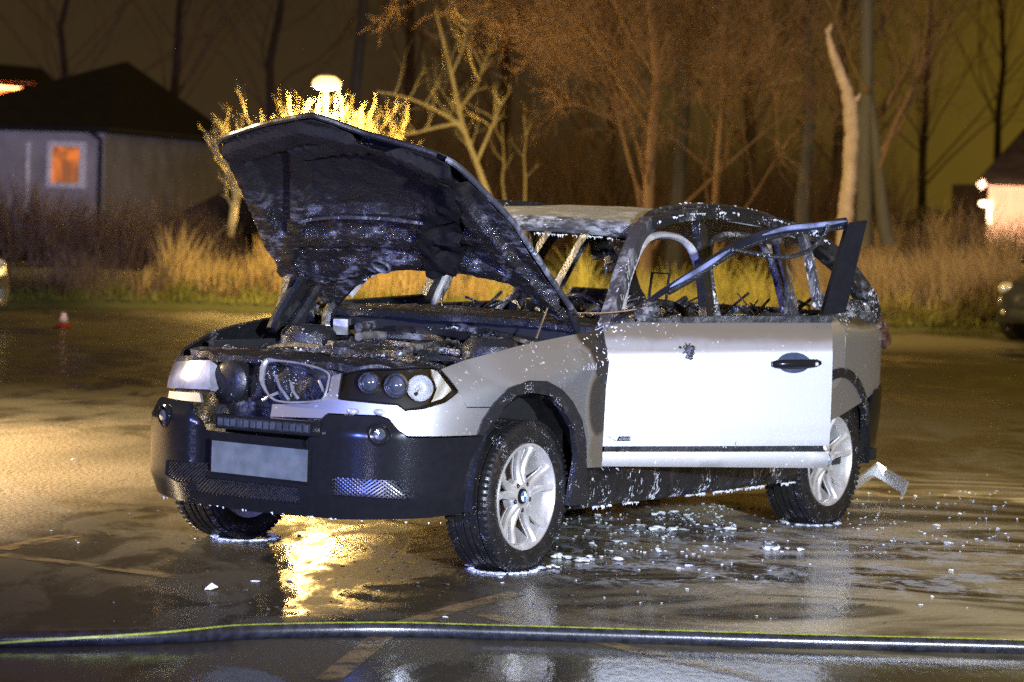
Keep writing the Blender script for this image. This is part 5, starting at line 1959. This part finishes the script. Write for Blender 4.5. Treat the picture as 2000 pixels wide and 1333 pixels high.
C0 = at(205, 256, 64)
CL = at(-190, 252, 67)
CRr = at(448, 274, 76)
BK = CL + (CRr - C0)
ze = C0.z
hs_ = tag(empty('cottage', (C0.x, C0.y, 0)), 'low grey rendered cottage with dark hipped roof and one orange-lit window', 'house')
org = Vector((C0.x, C0.y, 0))
base = [(q.x - org.x, q.y - org.y) for q in (CL, C0, CRr, BK)]
mb = MB()
poly_prism(mb, base, 0, ze)
mb.build('wall', M['render'], hs_, False)
ap = at(248, 120, 72) - org
mb = MB()
cxm, cym = sum(b[0] for b in base) / 4, sum(b[1] for b in base) / 4
ev = [Vector((b[0] + (b[0] - cxm) * .05, b[1] + (b[1] - cym) * .05, ze - .02)) for b in base]
eu = [v_ + Vector((0, 0, .12)) for v_ in ev]
mb.add([*ev, *eu, ap], [(3, 2, 1, 0), (0, 1, 5, 4), (1, 2, 6, 5), (2, 3, 7, 6), (3, 0, 4, 7), (4, 5, 8), (5, 6, 8), (6, 7, 8), (7, 4, 8)])
mb.build('roof', M['tiles'], hs_, False)
wl = (Vector((base[0][0], base[0][1], 0)) - Vector((base[1][0], base[1][1], 0))).normalized()   # along the left wall from the corner
wnr = Vector((0, 0, 1)).cross(wl)
if wnr.y > 0: wnr = -wnr


def onwall(px, py):
    d = Vector(wray(px, py))
    o = Vector(CAMP)
    t = (org - o).dot(wnr) / d.dot(wnr)
    return o + d * t - org


w0_, w1_ = onwall(97, 276), onwall(166, 369)
wf_ = MB()
xa, xb = w0_.dot(wl), w1_.dot(wl)
za, zb = w0_.z, w1_.z


def wbox(mb, a0, a1, z0, z1, d0, d1):
    vs = []
    for d in (d0, d1):
        for a, z in ((a0, z0), (a1, z0), (a1, z1), (a0, z1)):
            p_ = wl * a + wnr * d
            vs.append((p_.x, p_.y, z))
    mb.add(vs, [(0, 1, 2, 3), (7, 6, 5, 4), (0, 4, 5, 1), (1, 5, 6, 2), (2, 6, 7, 3), (3, 7, 4, 0)])


lo, hi2 = min(xa, xb), max(xa, xb)
t_ = .11
for args in ((lo, lo + t_, zb, za), (hi2 - t_, hi2, zb, za), (lo + t_, hi2 - t_, za - t_, za), (lo + t_, hi2 - t_, zb, zb + t_)):
    wbox(wf_, *args, .0, .09)
M['sash'] = simple('white window frame', (0.75, 0.76, 0.8), .5)
win = wf_.build('window', M['sash'], hs_, False)
mb = MB()
wbox(mb, lo + t_, hi2 - t_, zb + t_, za - t_, .005, .02)
mw, nt, p = bsdf_mat('lit curtain behind glass')
v = objco(nt)
f_ = noise(nt, v, 1.6, 3, .5, .5)
p.inputs['Base Color'].default_value = (.2, .12, .06, 1)
L(nt, mixc(nt, ramp(nt, f_, .45, .6), (0.22, 0.065, 0.02), (0.75, 0.17, 0.02)), p.inputs['Emission Color'])
p.inputs['Emission Strength'].default_value = .8
p.inputs['Roughness'].default_value = .2
mb.build('window_pane', mw, win, False)
mb = MB()
pd = onwall(203, 300)
mb.tube([wl * .06 + wnr * .06 + Vector((0, 0, z)) for z in (0, ze - .5, ze - .2)] + [wl * .25 + wnr * .2 + Vector((0, 0, ze))], .05, 8)
mb.build('downpipe', M['black'], hs_)
MB().tube([ev[0] + Vector((0, 0, .03)), ev[1] + Vector((0, 0, .03)), ev[2] + Vector((0, 0, .03))], .06, 8).build('gutter', M['black'], hs_)
px_ = onwall(57, 280).dot(wl)
mb = MB()
wbox(mb, px_ - .025, px_ + .025, .4, onwall(57, 278).z, .0, .06)
mb.build('wall_batten', M['sash'], hs_, False)

# dark shed in front of the cottage
sa = at(452, 366, 55)
sh = tag(empty('shed', (sa.x, sa.y + 1.5, 0)), 'small dark shed with a steep gable roof half hidden behind the bonnet', 'shed')
hw, zr = 1.55, sa.z
mb = MB()
zb_ = at(300, 448, 55).z
mb.add([(-hw, -1.5, zb_), (hw, -1.5, zb_), (0, -1.5, zr), (-hw, 1.5, zb_), (hw, 1.5, zb_), (0, 1.5, zr)], [(0, 1, 2), (5, 4, 3), (0, 2, 5, 3), (1, 4, 5, 2), (0, 3, 4, 1)])
mb.build('roof', M['tiles'], sh, False)
mb = MB().box((0, 0, zb_ / 2), (2.7, 2.6, zb_ - .01))
mb.build('wall', M['tiles'], sh, False)

# far house with an orange-lit upper wall
fa = at(30, 175, 120)
fh = tag(empty('far_house', (fa.x, fa.y, 0)), 'distant house with a warmly lit brick upper wall above the cottage roof', 'house')
za_, zc_ = at(30, 196, 120).z, at(30, 160, 120).z
mb = MB().box((-1.8, 3, zc_ / 2), (5.2, 6, zc_))
mb.build('wall', M['brick'], fh, False)
mb = MB()
mb.add([(-5, -.5, zc_ - .05), (1.1, -.5, zc_ - .25), (1.1, 6.5, zc_ - .05), (-5, 6.5, zc_ - .05), (-5, 3, zc_ + 1.0), (.6, 3, zc_ + .7)], [(0, 1, 5, 4), (1, 2, 5), (2, 3, 4, 5), (3, 0, 4), (3, 2, 1, 0)])
mb.build('roof', M['tiles'], fh, False)
mb = MB().tube([(-4.2, -.35, zc_ - .1), (.6, -.35, zc_ - .30)], .05, 8)
mb.build('eave_light', emit('eave strip light', (1.0, .36, .1), 6), fh)
lamp('far_house_light', 'POINT', (fa.x - 1.2, fa.y - 1.0, zc_ - .5), 900, (1.0, .33, .08), shadow_soft_size=.2)

# boarded barn on the right, lit by its own wall lamp
ba_ = at(1931, 360, 72)
bn = tag(empty('barn', (ba_.x, ba_.y, 0)), 'pale boarded barn with a dark roof lit pink by wall lamps at the right edge', 'barn')
zt = ba_.z
mb = MB().box((2.6, 3, zt / 2), (5.2, 6, zt))
mb.build('wall', M['wood_pink'], bn, False)
mb = MB()
ov = at(1905, 358, 72).x - ba_.x
rz = zt + 2.6
mb.add([(ov, -.45, zt - .02), (6, -.45, zt - .02), (6, -.45, zt + .12), (ov, -.45, zt + .12), (ov + 2.6, 3, rz), (6, 3, rz), (ov + 3.2, 6.5, zt + .12), (6, 6.5, zt + .12), (ov + 3.2, 6.5, zt - .02), (6, 6.5, zt - .02)],
       [(0, 1, 2, 3), (3, 2, 5, 4), (4, 5, 7, 6), (3, 4, 6, 8, 0), (0, 8, 9, 1), (6, 7, 9, 8), (1, 9, 7, 5, 2)])
mb.build('roof', M['barn_roof'], bn, False)
MB().box((ov + .08, -.50, zt - .02), (.20, .06, .18), Matrix.Rotation(-.7, 3, 'Y')).build('barge_board', M['sash'], bn, False)
wlp = at(1915, 398, 72) - Vector((ba_.x, ba_.y, 0))
mb = MB().blob((wlp.x, -.55, wlp.z), .11, 12, 8, (1.2, 1, .7))
wl_ = mb.build('wall_lamp', emit('wall lamp glass', (1.0, .75, .4), 5), bn)
MB().tube([(wlp.x, -.55, wlp.z), (0.05, -.05, wlp.z + .05)], .02, 6).build('lamp_arm', M['black'], wl_)
st_ = at(1932, 415, 72)
MB().box((.03, -.06, st_.z - 0), (.09, .08, .55)).build('strip_lamp', emit('strip lamp glass', (1.0, .72, .35), 4), bn)
lamp('barn_light', 'SPOT', (ba_.x + .4, ba_.y - 4.5, 2.0), 2400, (1.0, .55, .34), (ba_.x + 1.6, ba_.y, 1.2), spot_size=rad(85), spot_blend=.5, shadow_soft_size=.15)

# small far gable
ga = at(1800, 398, 95)
gh = tag(empty('far_gable', (ga.x, ga.y, 0)), 'small pale gable roof far off between the grey tree and the barn', 'hut')
zg = at(1800, 430, 95).z
mb = MB().add([(-.9, 0, zg), (.75, 0, zg - .05), (.1, 0, ga.z), (-.9, 4, zg), (.75, 4, zg), (.1, 4, ga.z)], [(0, 1, 2), (5, 4, 3), (0, 2, 5, 3), (1, 4, 5, 2), (0, 3, 4, 1)])
mb.build('roof', M['gable'], gh, False)
MB().box((-.05, 2, zg / 2 - .05), (1.3, 3.6, zg - .12)).build('wall', M['render'], gh, False)


# ------------------------------------------------------------------ parked cars at both edges
def parked(name, loc, rz, mat, label, lights):
    e = tag(empty(name, tuple(loc), rz), label, 'car', 'parked cars')
    secs = [(2.05, .50, .30, .52), (2.0, .70, .22, .66), (1.85, .80, .20, .74), (1.4, .86, .20, .84), (.9, .88, .20, .92), (.7, .88, .20, .95), (-.9, .88, .20, .98), (-1.6, .87, .22, .98), (-1.95, .80, .26, .9), (-2.05, .70, .34, .8)]
    prof = [(-1, 0.04), (-1.0, .55), (-.93, .82), (-.75, .97), (0, 1.0), (.75, .97), (.93, .82), (1.0, .55), (1, .04)]
    vs, fs_ = [], []
    npf = len(prof)
    for (x, w, z0, z1) in secs:
        for (a, b) in prof: vs.append((x, a * w, z0 + (z1 - z0) * b))
    for i in range(len(secs) - 1):
        for j in range(npf - 1):
            q = (i * npf + j, i * npf + j + 1, (i + 1) * npf + j + 1, (i + 1) * npf + j)
            fs_.append(q)
        fs_.append((i * npf, (i + 1) * npf, (i + 1) * npf + npf - 1, i * npf + npf - 1))
    fs_.append(tuple(range(npf))[::-1])
    fs_.append(tuple(range((len(secs) - 1) * npf, len(secs) * npf)))
    mb = MB().add(vs, fs_)
    mb.build('body', mat, e, True, 50)
    mb = MB()
    g = [(.85, .80, .93), (.1, .64, 1.42), (-.9, .62, 1.44), (-1.6, .74, .97)]
    vs = []
    for (x, w, z) in g: vs += [(x, -w, z), (x, w, z)]
    mb.add(vs, [(0, 1, 3, 2), (2, 3, 5, 4), (4, 5, 7, 6), (0, 2, 4, 6), (1, 7, 5, 3), (6, 7, 1, 0)])
    mb.build('windows', M['carglass'], e, False)
    MB().add([(.08, -.645, 1.423), (.08, .645, 1.423), (-.92, .625, 1.447), (-.92, -.625, 1.447), (.0, -.55, 1.46), (.0, .55, 1.46), (-.85, .53, 1.475), (-.85, -.53, 1.475)], [(4, 5, 6, 7), (0, 1, 5, 4), (1, 2, 6, 5), (2, 3, 7, 6), (3, 0, 4, 7)]).build('roof', mat, e)
    for x in (1.3, -1.25):
        for s_ in (1, -1):
            mb = MB().lathe([(.001, s_ * .1), (.2, s_ * .1), (.2, s_ * .11), (.29, s_ * .11), (.31, s_ * .08), (.31, -s_ * .1), (.001, -s_ * .1)], 28, 'Y', (x, s_ * .80, .31))
            mb.build('wheel', M['rubber'], e)
    for s_ in (1, -1):
        MB().blob((1.90, s_ * .66, .645), .13, 14, 8, (.75, .8, .62)).build('headlight', lights, e)
        MB().blob((1.99, s_ * .62, .36), .06, 10, 6, (.6, 1, .8)).build('fog_lamp', lights, e)
        MB().blob((.75, s_ * .98, .98), .09, 10, 6, (.6, 1, .7)).build('wing_mirror', mat, e)
    MB().box((2.03, 0, .50), (.06, .8, .12)).build('grille', M['black'], e)
    MB().box((2.065, 0, .38), (.02, .52, .11)).build('number_plate', M['plate'], e)
    return e


M['carglass'] = simple('dark car glass', (0.015, 0.017, 0.02), .06, 0, .2, 5, 0, 0, .6)
M['darkpaint'] = simple('dark grey car paint', (0.03, 0.033, 0.04), .25, .4, .15, 10, 0, .8)
M['whitepaint'] = simple('cream white car paint', (0.75, 0.73, 0.62), .3, 0, .05, 10, 0, .8)
M['car_lamp'] = simple('clear car lamp', (0.78, 0.78, 0.76), .12, .6, .3, 40)
g = gnd(2052, 674)
parked('parked_car', (g.x + 1.20, g.y + 1.7, 0), rad(-127), M['darkpaint'], 'dark grey parked car cut off by the right edge of the view', M['car_lamp'])
g = gnd(-2, 646)
parked('parked_car', (g.x - 2.03, g.y, 0), rad(3), M['whitepaint'], 'cream white parked car whose nose shows at the left edge of the view', M['car_lamp'])

# small red and white marker on the far asphalt
g = gnd(124, 641)
e = tag(empty('marker_cone', tuple(g)), 'small orange traffic cone with a pale band on the far asphalt at left', 'cone')
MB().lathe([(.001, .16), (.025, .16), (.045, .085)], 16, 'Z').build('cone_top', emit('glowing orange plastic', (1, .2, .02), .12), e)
MB().lathe([(.045, .085), (.055, .06)], 16, 'Z').build('pale_band', M['gable'], e)
MB().lathe([(.055, .06), (.075, .015), (.10, .015), (.10, .0)], 16, 'Z').build('cone_base', simple('orange plastic', (.5, .06, .02), .4), e)

for o in bpy.data.objects:
    if o.name.split('.')[0] in ('foam_drips', 'engine_debris', 'ash_flakes', 'cabin_debris', 'shoulder_debris', 'burnt_wire'):
        o['kind'] = 'stuff'
